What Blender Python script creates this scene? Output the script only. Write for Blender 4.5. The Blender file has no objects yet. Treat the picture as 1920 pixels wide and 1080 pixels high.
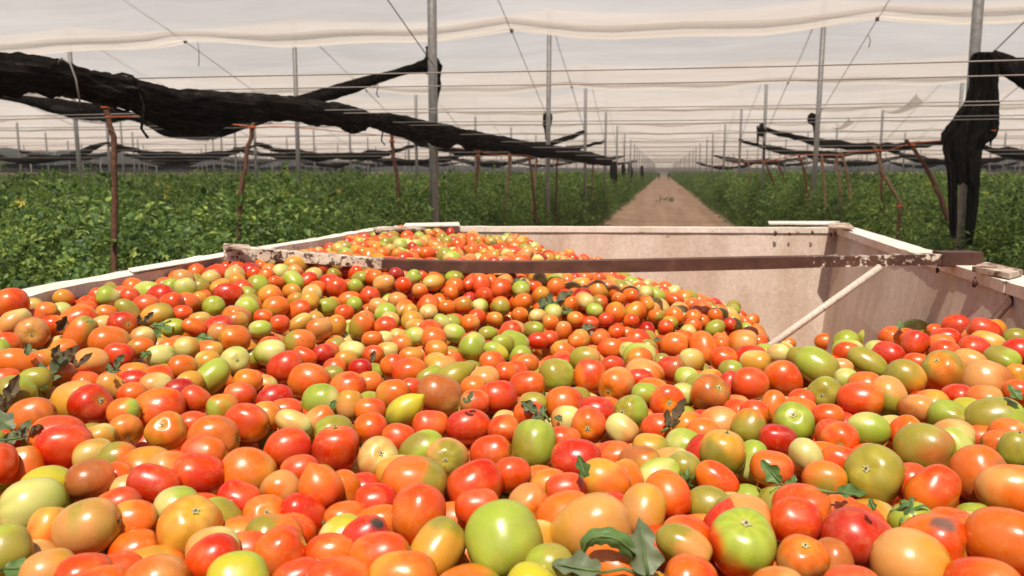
import bpy, bmesh, math, random
import numpy as np
from mathutils import Vector, Matrix, noise as mnoise

# ------------------------------------------------------------------ camera, sky, sun, exposure
random.seed(11)
SC = bpy.context.scene
COL = SC.collection
FPX = 1500.0                      # focal length in pixels of a 1920 wide frame
CAM_H = 2.0                       # eye height above the track
PITCH = math.atan(218 / FPX)
YAW = math.radians(10.58)         # the camera looks a little left of the track's direction (+Y)
cam = bpy.data.cameras.new('camera')
cam.lens = 36 * FPX / 1920
cam.sensor_width = 36
cam.clip_start = 0.05
cam.clip_end = 6000
cam.dof.use_dof = True
cam.dof.focus_distance = 1.25
cam.dof.aperture_fstop = 9.0
co = bpy.data.objects.new('camera', cam)
COL.objects.link(co)
co.location = (0, 0, CAM_H)
co.rotation_euler = (math.pi / 2 - PITCH, 0, YAW)
SC.camera = co

SUN_EL = math.radians(63)
SUN_AZ = math.radians(191)        # clockwise from the camera's heading: almost straight behind it
_h = SUN_AZ - YAW
SUN_DIR = Vector((math.sin(_h) * math.cos(SUN_EL), math.cos(_h) * math.cos(SUN_EL), math.sin(SUN_EL)))
world = bpy.data.worlds.new('World')
SC.world = world
world.use_nodes = True
wn = world.node_tree.nodes
wl = world.node_tree.links
sky = wn.new('ShaderNodeTexSky')
sky.sky_type = 'NISHITA'
sky.sun_disc = False
sky.sun_elevation = SUN_EL
sky.sun_rotation = _h
sky.dust_density = 3.0
wn['Background'].inputs['Strength'].default_value = 0.09
wl.new(sky.outputs[0], wn['Background'].inputs[0])
sl = bpy.data.lights.new('sun', 'SUN')
sl.energy = 5.0
sl.angle = math.radians(0.6)
sl.color = (1.0, 0.915, 0.79)
so = bpy.data.objects.new('sun', sl)
COL.objects.link(so)
so.location = (5, -10, 30)
so.rotation_euler = SUN_DIR.to_track_quat('Z', 'Y').to_euler()
SC.view_settings.view_transform = 'Standard'
SC.view_settings.look = 'None'
SC.view_settings.exposure = 0.05
SC.view_settings.gamma = 1.0
SC.cycles.use_denoising = True
SC.cycles.max_bounces = 5
SC.cycles.diffuse_bounces = 3
SC.cycles.glossy_bounces = 2
SC.cycles.caustics_reflective = False
SC.cycles.caustics_refractive = False
SC.cycles.transparent_max_bounces = 16

# ------------------------------------------------------------------ helpers
RV = Vector((math.cos(YAW), math.sin(YAW), 0))
FV = Vector((-math.sin(YAW), math.cos(YAW), 0))

def W(cx, cy, z):
    """metres to the camera's side, metres ahead of it, metres above the ground -> world"""
    return RV * cx + FV * cy + Vector((0, 0, z))

def ray(px, py):
    x = (px - 960) / FPX
    y = (540 - py) / FPX
    c, s = math.cos(PITCH), math.sin(PITCH)
    return np.array([x, c + y * s, -s + y * c])

def at(px, py, d):
    r = ray(px, py) * d
    return W(r[0], r[1], CAM_H + r[2])

def on(px, py, z):
    r = ray(px, py)
    return at(px, py, (z - CAM_H) / r[2])

def obj(name, verts, faces, mat, parent=None, smooth=True, loc=None):
    me = bpy.data.meshes.new(name)
    me.from_pydata([tuple(v) for v in verts], [], faces)
    if smooth:
        me.polygons.foreach_set('use_smooth', [True] * len(me.polygons))
    me.materials.append(mat)
    return link(name, me, parent, loc)

def link(name, me, parent=None, loc=None):
    o = bpy.data.objects.new(name, me)
    COL.objects.link(o)
    if loc is not None:
        o.location = loc
    if parent is not None:
        o.parent = parent
    return o

def empty(name, loc=(0, 0, 0)):
    o = bpy.data.objects.new(name, None)
    o.empty_display_size = 0.1
    COL.objects.link(o)
    o.location = loc
    return o

def tag(o, label, cat, group=None, kind=None):
    o['label'] = label
    if cat:
        o['category'] = cat
    if group:
        o['group'] = group
    if kind:
        o['kind'] = kind
    return o

def part_of(o, root):
    """parent with world coordinates kept (root carries only a location)"""
    o.parent = root
    o.matrix_parent_inverse = Matrix.Translation(root.location).inverted()
    return o

def tube(path, rads, n=10, fold=0.0, folds=5, twist=0.0, seed=0, close=True, squash=None):
    """verts, faces of a tube along path; fold > 0 crinkles its cross section like rolled cloth"""
    rnd = random.Random(seed)
    ph = [rnd.uniform(0, 6.28) for _ in range(6)]
    P = [Vector(p) for p in path]
    m = len(P)
    vs, fs = [], []
    prev = None
    for i in range(m):
        t = (P[min(i + 1, m - 1)] - P[max(i - 1, 0)]).normalized()
        if prev is None:
            up = Vector((0, 0, 1)) if abs(t.z) < 0.95 else Vector((1, 0, 0))
            a = t.cross(up).normalized()
        else:
            a = (prev - t * prev.dot(t)).normalized()
        prev = a
        b = a.cross(t).normalized()
        r = rads[i] if hasattr(rads, '__len__') else rads
        for k in range(n):
            f = 2 * math.pi * k / n
            rr = r
            if fold:
                g = f + twist * i
                q = mnoise.noise(Vector((i * 0.16 + seed, math.cos(g) * 2.6, math.sin(g) * 2.6)))
                q2 = mnoise.noise(Vector((i * 0.45 + seed, math.cos(g) * 6.0, math.sin(g) * 6.0)))
                rr *= 1 + fold * (1.3 * q + 0.9 * q2 - 0.9 * abs(math.sin(folds * 1.5 * g + 2.2 * q + ph[4])) ** 6) + fold * 0.6 * (math.sin(folds * g + ph[0]) * 0.6 + math.sin((folds * 2 + 1) * g + ph[1] + i * 0.25) * 0.35
                                  + 0.5 * math.sin(2 * g + i * 0.37 + ph[2]) + 0.35 * math.sin(i * 0.9 + ph[3] + 3 * g))
            sq = squash if squash else 1.0
            vs.append(P[i] + a * (math.cos(f) * rr) + b * (math.sin(f) * rr * sq))
    for i in range(m - 1):
        for k in range(n):
            k2 = (k + 1) % n
            fs.append((i * n + k, i * n + k2, (i + 1) * n + k2, (i + 1) * n + k))
    if close:
        fs.append(tuple(range(n - 1, -1, -1)))
        fs.append(tuple((m - 1) * n + k for k in range(n)))
    return vs, fs

def smooth_path(pts, n):
    """Catmull-Rom through rows of numbers"""
    A = np.array(pts, float)
    out = []
    m = len(A)
    for s in np.linspace(0, m - 1, n):
        i = min(int(s), m - 2)
        u = s - i
        p0, p1, p2, p3 = A[max(i - 1, 0)], A[i], A[i + 1], A[min(i + 2, m - 1)]
        out.append(0.5 * (2 * p1 + (p2 - p0) * u + (2 * p0 - 5 * p1 + 4 * p2 - p3) * u * u + (3 * p1 - p0 - 3 * p2 + p3) * u ** 3))
    return np.array(out)

def box_pts(c8):
    """verts, faces of a box given its 8 corners: bottom ring then top ring"""
    return list(c8), [(3, 2, 1, 0), (4, 5, 6, 7), (0, 1, 5, 4), (1, 2, 6, 5), (2, 3, 7, 6), (3, 0, 4, 7)]

def prism(a, b, side, up):
    """a bar from a to b with half width vector side and height vector up, a,b on its bottom axis"""
    return box_pts([a - side, b - side, b + side, a + side, a - side + up, b - side + up, b + side + up, a + side + up])

# ------------------------------------------------------------------ materials
def mat(name):
    m = bpy.data.materials.new(name)
    m.use_nodes = True
    return m, m.node_tree.nodes, m.node_tree.links, m.node_tree.nodes['Principled BSDF']

def noise(n, l, scale, detail=4, rough=0.6, coord=None, dist=0.0, vscale=None):
    t = n.new('ShaderNodeTexNoise')
    t.inputs['Scale'].default_value = scale
    t.inputs['Detail'].default_value = detail
    t.inputs['Roughness'].default_value = rough
    t.inputs['Distortion'].default_value = dist
    if coord is None:
        g = n.new('ShaderNodeNewGeometry')
        coord = g.outputs['Position']
    if vscale:
        mp = n.new('ShaderNodeMapping')
        mp.inputs['Scale'].default_value = vscale
        l.new(coord, mp.inputs[0])
        coord = mp.outputs[0]
    l.new(coord, t.inputs['Vector'])
    return t

def ramp(n, l, src, stops):
    r = n.new('ShaderNodeValToRGB')
    e = r.color_ramp.elements
    while len(e) < len(stops):
        e.new(0.5)
    for x, (p, c) in zip(e, stops):
        x.position = p
        x.color = (*c, 1) if len(c) == 3 else c
    l.new(src, r.inputs[0])
    return r

def mixc(n, l, fac, a, b, mode='MIX'):
    m = n.new('ShaderNodeMix')
    m.data_type = 'RGBA'
    m.blend_type = mode
    for sock, v in ((m.inputs['Factor'], fac), (m.inputs['A'], a), (m.inputs['B'], b)):
        if hasattr(v, 'links'):
            l.new(v, sock)
        elif isinstance(v, (int, float)):
            sock.default_value = v
        else:
            sock.default_value = (*v, 1)
    return m.outputs['Result']

def bump(n, l, bsdf, src, strength, dist):
    b = n.new('ShaderNodeBump')
    b.inputs['Strength'].default_value = strength
    b.inputs['Distance'].default_value = dist
    l.new(src, b.inputs['Height'])
    l.new(b.outputs[0], bsdf.inputs['Normal'])
    return b

def paint_mat(name, base, dirt, rust, rust_lo, rust_hi, scale=9, rough=0.7, streak=True):
    """old paint: a base, dirt streaked down it, and rust where a second noise is high"""
    m, n, l, b = mat(name)
    t1 = noise(n, l, 5.0, 6, 0.65, vscale=(1, 1, 0.35) if streak else None)
    c = mixc(n, l, ramp(n, l, t1.outputs[0], [(0.35, (0, 0, 0)), (0.7, (1, 1, 1))]).outputs[0], base, dirt)
    tf = noise(n, l, 60, 4, 0.7)
    c = mixc(n, l, 0.35, c, ramp(n, l, tf.outputs[0], [(0.3, (0.35, 0.3, 0.27)), (0.65, (1, 1, 1))]).outputs[0], 'MULTIPLY')
    t2 = noise(n, l, scale, 8, 0.72, dist=0.4)
    t3 = noise(n, l, scale * 5, 4, 0.7)
    rc = ramp(n, l, t3.outputs[0], [(0.3, tuple(x * 0.45 for x in rust)), (0.7, rust)])
    rm = ramp(n, l, t2.outputs[0], [(rust_lo, (0, 0, 0)), (rust_hi, (1, 1, 1))])
    c = mixc(n, l, rm.outputs[0], c, rc.outputs[0])
    l.new(c, b.inputs['Base Color'])
    b.inputs['Roughness'].default_value = rough
    b.inputs['Specular IOR Level'].default_value = 0.25
    bump(n, l, b, t2.outputs[0], 0.25, 0.004)
    return m

M = {}
M['wall'] = paint_mat('dirty_cream_paint', (0.66, 0.55, 0.46), (0.50, 0.375, 0.285), (0.25, 0.12, 0.06), 0.66, 0.74, 7)
M['rim'] = paint_mat('cream_rim_paint', (0.86, 0.79, 0.70), (0.70, 0.58, 0.47), (0.30, 0.17, 0.10), 0.60, 0.68, 16, streak=False)
M['rusty_rim'] = paint_mat('rusty_flange', (0.66, 0.55, 0.45), (0.42, 0.30, 0.22), (0.19, 0.09, 0.05), 0.50, 0.57, 22, streak=False)
M['bar_rust'] = paint_mat('brown_rust', (0.110, 0.050, 0.036), (0.075, 0.033, 0.024), (0.16, 0.08, 0.05), 0.55, 0.75, 30, 0.55, False)
def bar_mat():
    """brown rust with cream paint surviving towards both ends of the bar"""
    m, n, l, b = mat('bar_rust_and_paint')
    g = n.new('ShaderNodeNewGeometry')
    dp = n.new('ShaderNodeVectorMath')
    dp.operation = 'DOT_PRODUCT'
    l.new(g.outputs['Position'], dp.inputs[0])
    dp.inputs[1].default_value = tuple(RV)
    mr = n.new('ShaderNodeMapRange')
    mr.inputs['From Min'].default_value = -1.0
    mr.inputs['From Max'].default_value = 1.5
    l.new(dp.outputs['Value'], mr.inputs['Value'])
    keep = ramp(n, l, mr.outputs[0], [(0.0, (.47,) * 3), (.08, (.53,) * 3), (.235, (.52,) * 3), (.245, (0,) * 3), (.70, (0,) * 3), (.76, (.40,) * 3), (.92, (.46,) * 3), (1.0, (.40,) * 3)])
    t = noise(n, l, 55, 7, 0.7, dist=.3)
    t2 = noise(n, l, 12, 5, 0.7)
    s = n.new('ShaderNodeMath'); s.operation = 'SUBTRACT'
    l.new(keep.outputs[0], s.inputs[0]); l.new(t.outputs[0], s.inputs[1])
    s2 = n.new('ShaderNodeMath'); s2.operation = 'MULTIPLY_ADD'
    l.new(t2.outputs[0], s2.inputs[0]); s2.inputs[1].default_value = 0.35; l.new(s.outputs[0], s2.inputs[2])
    mk = ramp(n, l, s2.outputs[0], [(.155, (0, 0, 0)), (.185, (1, 1, 1))])
    rust = ramp(n, l, t2.outputs[0], [(.3, (0.060, 0.028, 0.020)), (.55, (0.105, 0.047, 0.032)), (.75, (0.17, 0.085, 0.05))])
    cream = ramp(n, l, t2.outputs[0], [(.3, (0.45, 0.33, 0.23)), (.6, (0.74, 0.64, 0.52))])
    c = mixc(n, l, mk.outputs[0], rust.outputs[0], cream.outputs[0])
    l.new(c, b.inputs['Base Color'])
    b.inputs['Roughness'].default_value = 0.6
    b.inputs['Specular IOR Level'].default_value = 0.25
    bump(n, l, b, mk.outputs[0], 0.4, 0.003)
    return m
M['bar'] = bar_mat()
M['bar_chip'] = paint_mat('chipped_cream', (0.66, 0.56, 0.44), (0.5, 0.38, 0.27), (0.10, 0.045, 0.028), 0.44, 0.48, 55, 0.6, False)

def simple(name, col, rough=0.7, nscale=30, var=0.5, spec=0.3, metal=0.0, bumpd=0.0):
    m, n, l, b = mat(name)
    t = noise(n, l, nscale, 5, 0.65)
    r = ramp(n, l, t.outputs[0], [(0.3, tuple(x * (1 - var) for x in col)), (0.7, tuple(min(1, x * (1 + var * 0.4)) for x in col))])
    l.new(r.outputs[0], b.inputs['Base Color'])
    b.inputs['Roughness'].default_value = rough
    b.inputs['Specular IOR Level'].default_value = spec
    b.inputs['Metallic'].default_value = metal
    if bumpd:
        bump(n, l, b, t.outputs[0], 0.6, bumpd)
    return m

M['galv'] = simple('galvanised_steel', (0.30, 0.29, 0.28), 0.5, 18, 0.35, 0.5, 0.35)
M['wire'] = simple('wire_steel', (0.26, 0.23, 0.21), 0.5, 3, 0.3, 0.5, 0.2)
M['wood'] = simple('weathered_stake', (0.135, 0.062, 0.036), 0.85, 40, 0.6, 0.2, 0, 0.004)
M['pale_wood'] = simple('pale_stake', (0.25, 0.155, 0.095), 0.85, 40, 0.6, 0.2, 0, 0.004)
M['twine'] = simple('orange_twine', (0.62, 0.15, 0.05), 0.8, 60, 0.3)
M['pipe'] = paint_mat('chipped_pipe', (0.74, 0.63, 0.53), (0.6, 0.47, 0.37), (0.25, 0.13, 0.08), 0.60, 0.66, 60, 0.6, False)
M['cloth'] = simple('dark_clothing', (0.03, 0.03, 0.04), 0.9, 5, 0.3)
M['tyre'] = simple('black_tyre', (0.02, 0.02, 0.02), 0.85, 30, 0.3)

def net_mat(name, col, gap, scale, stretch, hi=4.5):
    m, n, l, b = mat(name)
    t = noise(n, l, scale, 3, 0.7)
    t2 = noise(n, l, 38, 6, 0.75, vscale=stretch)
    r = ramp(n, l, t2.outputs[0], [(0.38, tuple(x * 0.3 for x in col)), (0.56, col), (0.72, tuple(x * hi for x in col))])
    l.new(r.outputs[0], b.inputs['Base Color'])
    b.inputs['Roughness'].default_value = 1.0
    b.inputs['Specular IOR Level'].default_value = 0.03
    a = ramp(n, l, t.outputs[0], [(gap, (0, 0, 0)), (gap + 0.05, (1, 1, 1))])
    l.new(a.outputs[0], b.inputs['Alpha'])
    bump(n, l, b, t2.outputs[0], 1.0, 0.03)
    return m

NET = (0.021, 0.0172, 0.0145)
M['net'] = net_mat('black_net_lengthwise', NET, 0.25, 260, (1, 0.10, 1))
M['net_v'] = net_mat('black_net_hanging', NET, 0.27, 260, (1, 1, 0.08))
M['net_x'] = net_mat('black_net_crosswise', NET, 0.25, 120, (0.10, 1, 1), 3)
M['sheer_net'] = net_mat('sheer_black_net', (0.05, 0.045, 0.04), 0.47, 120, (1, 1, 1), 2)
M['far_net'] = net_mat('grey_side_net', (0.09, 0.086, 0.082), 0.44, 14, (1, 1, 1), 2)

def canopy_mat(name, col, clear, deep):
    m, n, l, b = mat(name)
    out = n['Material Output']
    n.remove(b)
    g = n.new('ShaderNodeNewGeometry')
    t = noise(n, l, 0.55, 5, 0.6, g.outputs['Position'], vscale=(0.35, 1.6, 1))
    t2 = noise(n, l, 7.0, 4, 0.65, g.outputs['Position'], vscale=(0.12, 1.0, 1))
    c = ramp(n, l, t.outputs[0], [(0.3, deep), (0.7, col)])
    c2 = mixc(n, l, 0.5, c.outputs[0], ramp(n, l, t2.outputs[0], [(0.25, (0.88, 0.85, 0.83)), (0.7, (1, 1, 1))]).outputs[0], 'MULTIPLY')
    tr = n.new('ShaderNodeBsdfTranslucent')
    df = n.new('ShaderNodeBsdfDiffuse')
    l.new(c2, tr.inputs[0])
    l.new(c2, df.inputs[0])
    mx = n.new('ShaderNodeMixShader')
    mx.inputs[0].default_value = 0.22
    l.new(tr.outputs[0], mx.inputs[1])
    l.new(df.outputs[0], mx.inputs[2])
    tp = n.new('ShaderNodeBsdfTransparent')
    mx2 = n.new('ShaderNodeMixShader')
    f = ramp(n, l, t.outputs[0], [(0.25, (clear * 1.15,) * 3), (0.75, (clear * 0.85,) * 3)])
    l.new(f.outputs[0], mx2.inputs[0])
    l.new(mx.outputs[0], mx2.inputs[1])
    l.new(tp.outputs[0], mx2.inputs[2])
    l.new(mx2.outputs[0], out.inputs[0])
    return m

M['canopy'] = canopy_mat('white_shade_cloth', (0.80, 0.745, 0.70), 0.35, (0.70, 0.62, 0.555))
M['canopy_seam'] = canopy_mat('doubled_shade_cloth', (0.79, 0.715, 0.64), 0.32, (0.72, 0.63, 0.54))

def soil_mat():
    m, n, l, b = mat('dry_soil')
    t = noise(n, l, 0.9, 8, 0.65)
    t2 = noise(n, l, 9, 6, 0.7)
    t3 = noise(n, l, 0.6, 5, 0.6, vscale=(2.2, 0.07, 1))
    c = ramp(n, l, t.outputs[0], [(0.3, (0.33, 0.215, 0.14)), (0.7, (0.50, 0.345, 0.24))])
    c = mixc(n, l, 0.5, c.outputs[0], ramp(n, l, t2.outputs[0], [(0.3, (0.55, 0.5, 0.47)), (0.65, (1, 1, 1))]).outputs[0], 'MULTIPLY')
    c = mixc(n, l, 0.6, c, ramp(n, l, t3.outputs[0], [(0.35, (0.62, 0.56, 0.52)), (0.6, (1, 1, 1))]).outputs[0], 'MULTIPLY')
    l.new(c, b.inputs['Base Color'])
    b.inputs['Roughness'].default_value = 0.95
    b.inputs['Specular IOR Level'].default_value = 0.1
    bump(n, l, b, t2.outputs[0], 0.7, 0.03)
    return m

M['soil'] = soil_mat()

def leaf_mat(name, dark, light, trans=0.38, inst=True, patch=True):
    m, n, l, b = mat(name)
    out = n['Material Output']
    oi = n.new('ShaderNodeObjectInfo')
    g = n.new('ShaderNodeNewGeometry')
    isl = g.outputs['Random Per Island']
    c = ramp(n, l, isl, [(0.0, dark), (0.75, light), (1.0, tuple(x * y for x, y in zip(light, (1.7, 1.35, 1.3))))])
    c2 = c.outputs[0]
    if inst:
        c2 = mixc(n, l, 0.75, c2, ramp(n, l, oi.outputs['Random'], [(0.0, (0.30, 0.36, 0.30)), (0.55, (1, 1, 1)), (1.0, (1.4, 1.2, 0.9))]).outputs[0], 'MULTIPLY')
    if patch:
        t = noise(n, l, 90, 3, 0.6)
        c2 = mixc(n, l, 0.5, c2, ramp(n, l, t.outputs[0], [(0.3, (0.6, 0.6, 0.6)), (0.7, (1.1, 1.1, 1.1))]).outputs[0], 'MULTIPLY')
    l.new(c2, b.inputs['Base Color'])
    b.inputs['Roughness'].default_value = 0.5
    b.inputs['Specular IOR Level'].default_value = 0.35
    tr = n.new('ShaderNodeBsdfTranslucent')
    l.new(c2, tr.inputs[0])
    mx = n.new('ShaderNodeMixShader')
    mx.inputs[0].default_value = trans
    l.new(b.outputs[0], mx.inputs[1])
    l.new(tr.outputs[0], mx.inputs[2])
    l.new(mx.outputs[0], out.inputs[0])
    return m

M['crop'] = leaf_mat('tomato_foliage', (0.036, 0.082, 0.016), (0.19, 0.305, 0.068), patch=False)
M['leaf'] = leaf_mat('cut_leaf_green', (0.085, 0.165, 0.045), (0.13, 0.23, 0.065), 0.2, False)
M['dry_leaf'] = leaf_mat('wilted_leaf', (0.12, 0.15, 0.08), (0.18, 0.215, 0.115), 0.12, False)
M['dead_leaf'] = leaf_mat('dead_leaf', (0.08, 0.06, 0.035), (0.19, 0.14, 0.08), 0.1, False)
M['stem'] = simple('green_stem', (0.13, 0.20, 0.06), 0.6, 80, 0.3)
M['flower'] = simple('yellow_flower', (0.62, 0.50, 0.08), 0.7, 30, 0.2)
M['scar'] = simple('stem_scar_cork', (0.50, 0.47, 0.24), 0.8, 400, 0.55, 0.2, 0, 0.0006)

def tomato_mat():
    m, n, l, b = mat('tomato_skin')
    a = n.new('ShaderNodeAttribute')
    a.attribute_name = 'skin'
    t = noise(n, l, 420, 3, 0.6)
    t2 = noise(n, l, 45, 4, 0.6)
    c = mixc(n, l, 0.35, a.outputs['Color'], ramp(n, l, t2.outputs[0], [(0.3, (0.80, 0.74, 0.70)), (0.7, (1.0, 1.0, 1.0))]).outputs[0], 'MULTIPLY')
    c = mixc(n, l, ramp(n, l, t.outputs[0], [(0.62, (0, 0, 0)), (0.74, (0.09, 0.09, 0.09))]).outputs[0], c, (0.75, 0.6, 0.35))
    t4 = noise(n, l, 75, 5, 0.65, dist=0.6)
    c = mixc(n, l, ramp(n, l, t4.outputs[0], [(0.52, (0, 0, 0)), (0.72, (0.30, 0.30, 0.30))]).outputs[0], c, mixc(n, l, 0.5, c, (0.80, 0.52, 0.16)))
    l.new(c, b.inputs['Base Color'])
    # thin field dust that dulls the skin in patches
    t5 = noise(n, l, 28, 6, 0.7, dist=0.4)
    dust = ramp(n, l, t5.outputs[0], [(0.45, (0, 0, 0)), (0.70, (1, 1, 1))])
    c = mixc(n, l, mixc(n, l, dust.outputs[0], (0.0, 0.0, 0.0), (0.07, 0.07, 0.07)), c, (0.62, 0.50, 0.38))
    l.new(c, b.inputs['Base Color'])
    rr = ramp(n, l, t5.outputs[0], [(0.35, (0.19,) * 3), (0.72, (0.44,) * 3)])
    l.new(rr.outputs[0], b.inputs['Roughness'])
    b.inputs['Specular IOR Level'].default_value = 0.55
    bump(n, l, b, t2.outputs[0], 0.08, 0.004)
    return m

M['tomato'] = tomato_mat()

# ------------------------------------------------------------------ ground
gv, gf = [], []
xs = [-1500, -300, -60, -8, -4, -2.6, -1.9, -1.2, -0.6, 0.3, 1.2, 1.8, 2.5, 3.2, 4.6, 9, 60, 300, 1500]
ys = [-60, -10] + [i * 2.0 for i in range(-2, 40)] + [80 + i * 12 for i in range(0, 22)] + [500, 900, 2500]
rg = random.Random(3)
for y in ys:
    for x in xs:
        on_track = -2.6 < x < 3.2
        rut = -0.035 if (abs(x + 0.6) < 0.1 or abs(x - 1.2) < 0.1) else 0.0
        gv.append((x, y, rut + (rg.uniform(-0.02, 0.02) if on_track else 0)))
nx = len(xs)
for j in range(len(ys) - 1):
    for i in range(nx - 1):
        gf.append((j * nx + i, j * nx + i + 1, (j + 1) * nx + i + 1, (j + 1) * nx + i))
ground = obj('ground', gv, gf, M['soil'])
ground['kind'] = 'structure'
ground['label'] = 'dry brown soil of the field and the straight cart track'

# ------------------------------------------------------------------ the shade house: posts, cables, cloth roof
BAY = 9.0                                   # metres between post rows along the track
PEAK, VALLEY = 5.5, 4.34                    # cloth height at the posts and midway between the rows
COLS = [-2.53 - 5.95 * i for i in range(11, -1, -1)] + [3.16 + 5.75 * i for i in range(0, 11)]
ROWS = list(range(1, 52))
house = empty('shade_house', (0.3, 0, 0))
tag(house, 'open shade house of steel posts and wires under a pale cloth roof', 'shade house')

pv, pf = tube([(0, 0, 0), (0, 0, PEAK + 0.02)], 0.052, 10)
post_me = bpy.data.meshes.new('post')
post_me.from_pydata([tuple(v) for v in pv], [], pf)
post_me.polygons.foreach_set('use_smooth', [len(p.vertices) == 4 for p in post_me.polygons])
post_me.materials.append(M['galv'])
rp = random.Random(5)
n_post = 0
far_v, far_f = [], []
for k in [0] + ROWS[:30]:
    for j, a in enumerate(COLS):
        t = k * BAY
        zc = t * math.cos(YAW) - a * math.sin(YAW)
        if zc < 2 and not (k == 0 and abs(a) < 9):
            continue
        xc = a * math.cos(YAW) + t * math.sin(YAW)
        if zc > 2 and abs(xc / zc) > 0.80:
            continue
        x, y = a + rp.uniform(-0.06, 0.06) - (0.13 if k == 1 and j == 12 else 0), t + rp.uniform(-0.1, 0.1)
        inner = a in (COLS[11], COLS[12])
        if (k <= 7) or (inner and k <= 16):
            o = part_of(link('post', post_me, None, (x, y, 0)), house)
            o.rotation_euler = (rp.uniform(-0.008, 0.008), rp.uniform(-0.008, 0.008), rp.uniform(0, 6))
            n_post += 1
        else:
            b0 = len(far_v)
            v, f = tube([(x, y, 0), (x, y, PEAK)], 0.052, 6)
            far_v += v
            far_f += [tuple(i + b0 for i in q) for q in f]
o = part_of(obj('far_posts', far_v, far_f, M['galv']), house)
o['kind'] = 'stuff'

def col_u(a):
    """distance to the nearest column line as 0..1 across its span, with the span's index"""
    for i in range(len(COLS) - 1):
        if COLS[i] <= a <= COLS[i + 1]:
            return (a - COLS[i]) / (COLS[i + 1] - COLS[i]), i
    return 0.0, -1

def hsh(*k):
    return random.Random(hash(k) & 0xffffff).random()

def valley_z(k, a):
    u, i = col_u(a)
    s = math.sin(math.pi * u)
    return VALLEY - (0.05 + 0.10 * hsh(k, i)) * s ** 0.8 + 0.03 * math.sin(a * 2.3 + k)

def roof_z(k, v, a):
    """v -1..1 from the valley before row k to the one after"""
    u, i = col_u(a)
    pk = PEAK - 0.16 * math.sin(math.pi * u)
    vz = valley_z(k if v > 0 else k - 1, a)
    w = 1 - abs(v)
    g = w - 0.10 * math.sin(math.pi * w) * (0.7 + 0.6 * hsh(k, i, v > 0))
    return vz + (pk - vz) * g + 0.03 * math.sin(a * 1.7 + v * 5 + k) * math.sin(math.pi * w)

A_MIN, A_MAX = COLS[0], COLS[-1]
for k in ROWS:
    nv = 14 if k < 6 else (8 if k < 20 else 4)
    per = 10 if k < 6 else (5 if k < 20 else 2)
    avals = []
    for i in range(len(COLS) - 1):
        avals += [COLS[i] + (COLS[i + 1] - COLS[i]) * q / per for q in range(per)]
    avals.append(COLS[-1])
    vv, ff = [], []
    for r in range(nv + 1):
        v = -1 + 2 * r / nv
        v2 = max(-0.93, min(0.93, v))
        for a in avals:
            vv.append((a - 0.3, (k + 0.5 * v2) * BAY, roof_z(k, v2, a)))
    na = len(avals)
    for r in range(nv):
        for c in range(na - 1):
            ff.append((r * na + c, r * na + c + 1, (r + 1) * na + c + 1, (r + 1) * na + c))
    obj('roof_cloth', vv, ff, M['canopy'], house)
    # the doubled, folded hem that hangs from the valley wire
    vv, ff = [], []
    prof = [(-0.05, 0.0), (-0.025, -0.03), (-0.008, -0.055), (0.008, -0.055), (0.025, -0.03), (0.05, 0.0)]
    for q, (dv, dz) in enumerate(prof):
        for a in avals:
            u, i = col_u(a)
            s = math.sin(math.pi * u)
            base = roof_z(k, 1 - abs(dv) * 2, a) if abs(dv) > 0.04 else valley_z(k, a)
            vv.append((a - 0.3, (k + 0.5 + dv) * BAY, base - 0.012 + dz * (0.3 + s)))
    for r in range(len(prof) - 1):
        for c in range(na - 1):
            ff.append((r * na + c, r * na + c + 1, (r + 1) * na + c + 1, (r + 1) * na + c))
    obj('roof_hem', vv, ff, M['canopy_seam'], house)

def wire(name, path, r, parent, m='wire', n=5):
    v, f = tube(path, r, n)
    o = obj(name, v, f, M[m])
    return part_of(o, parent)

# wires along the valleys, and the wires strung across at three metres
for k in ROWS[:12]:
    pts = []
    for i in range(len(COLS)):
        pts.append((COLS[i], (k + 0.5) * BAY, VALLEY + 0.02 - 0.02 * (i % 2)))
    wire('valley_wire', pts, 0.012 if k < 3 else 0.018, house)
    for j in (10, 11, 12, 13):
        if 0 <= k < 5:
            wire('wire_clamp', [(COLS[j], (k + 0.5) * BAY, VALLEY - 0.06), (COLS[j], (k + 0.5) * BAY, VALLEY + 0.05)], 0.03, house)
for t, z, r in [(3.36, 2.42, .0030), (3.88, 2.42, .0030), (5.3, 2.42, .0032), (5.6, 2.42, .0032), (6.7, 2.42, .0034), (7.15, 2.42, .0034), (9.0, 2.42, .004),
                (11.3, 2.42, .005), (14, 2.42, .006), (17, 2.42, .007), (21, 2.42, .008), (27, 2.42, .010), (36, 2.5, .012), (50, 2.6, .016), (72, 2.8, .02)]:
    span = 14 if t < 12 else 60
    pts = [(x, t, z - 0.012 * math.sin((x + 2.5) / 5.9 * math.pi) ** 2) for x in np.linspace(-span, span, 61)]
    wire('cross_wire', pts, r, house)
# slanting stays: from a post's head down past the valley to the next post
for j, a in enumerate(COLS):
    if not 9 <= j <= 14:
        continue
    for k in range(0, 6):
        hi = (a, k * BAY, PEAK - 0.08)
        lo = (a, (k + 1) * BAY, 3.12)
        mid = (a, (k + 0.5) * BAY, VALLEY - 0.03)
        wire('stay_wire', [hi, mid, lo], 0.006 if k < 2 else 0.009, house)
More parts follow.
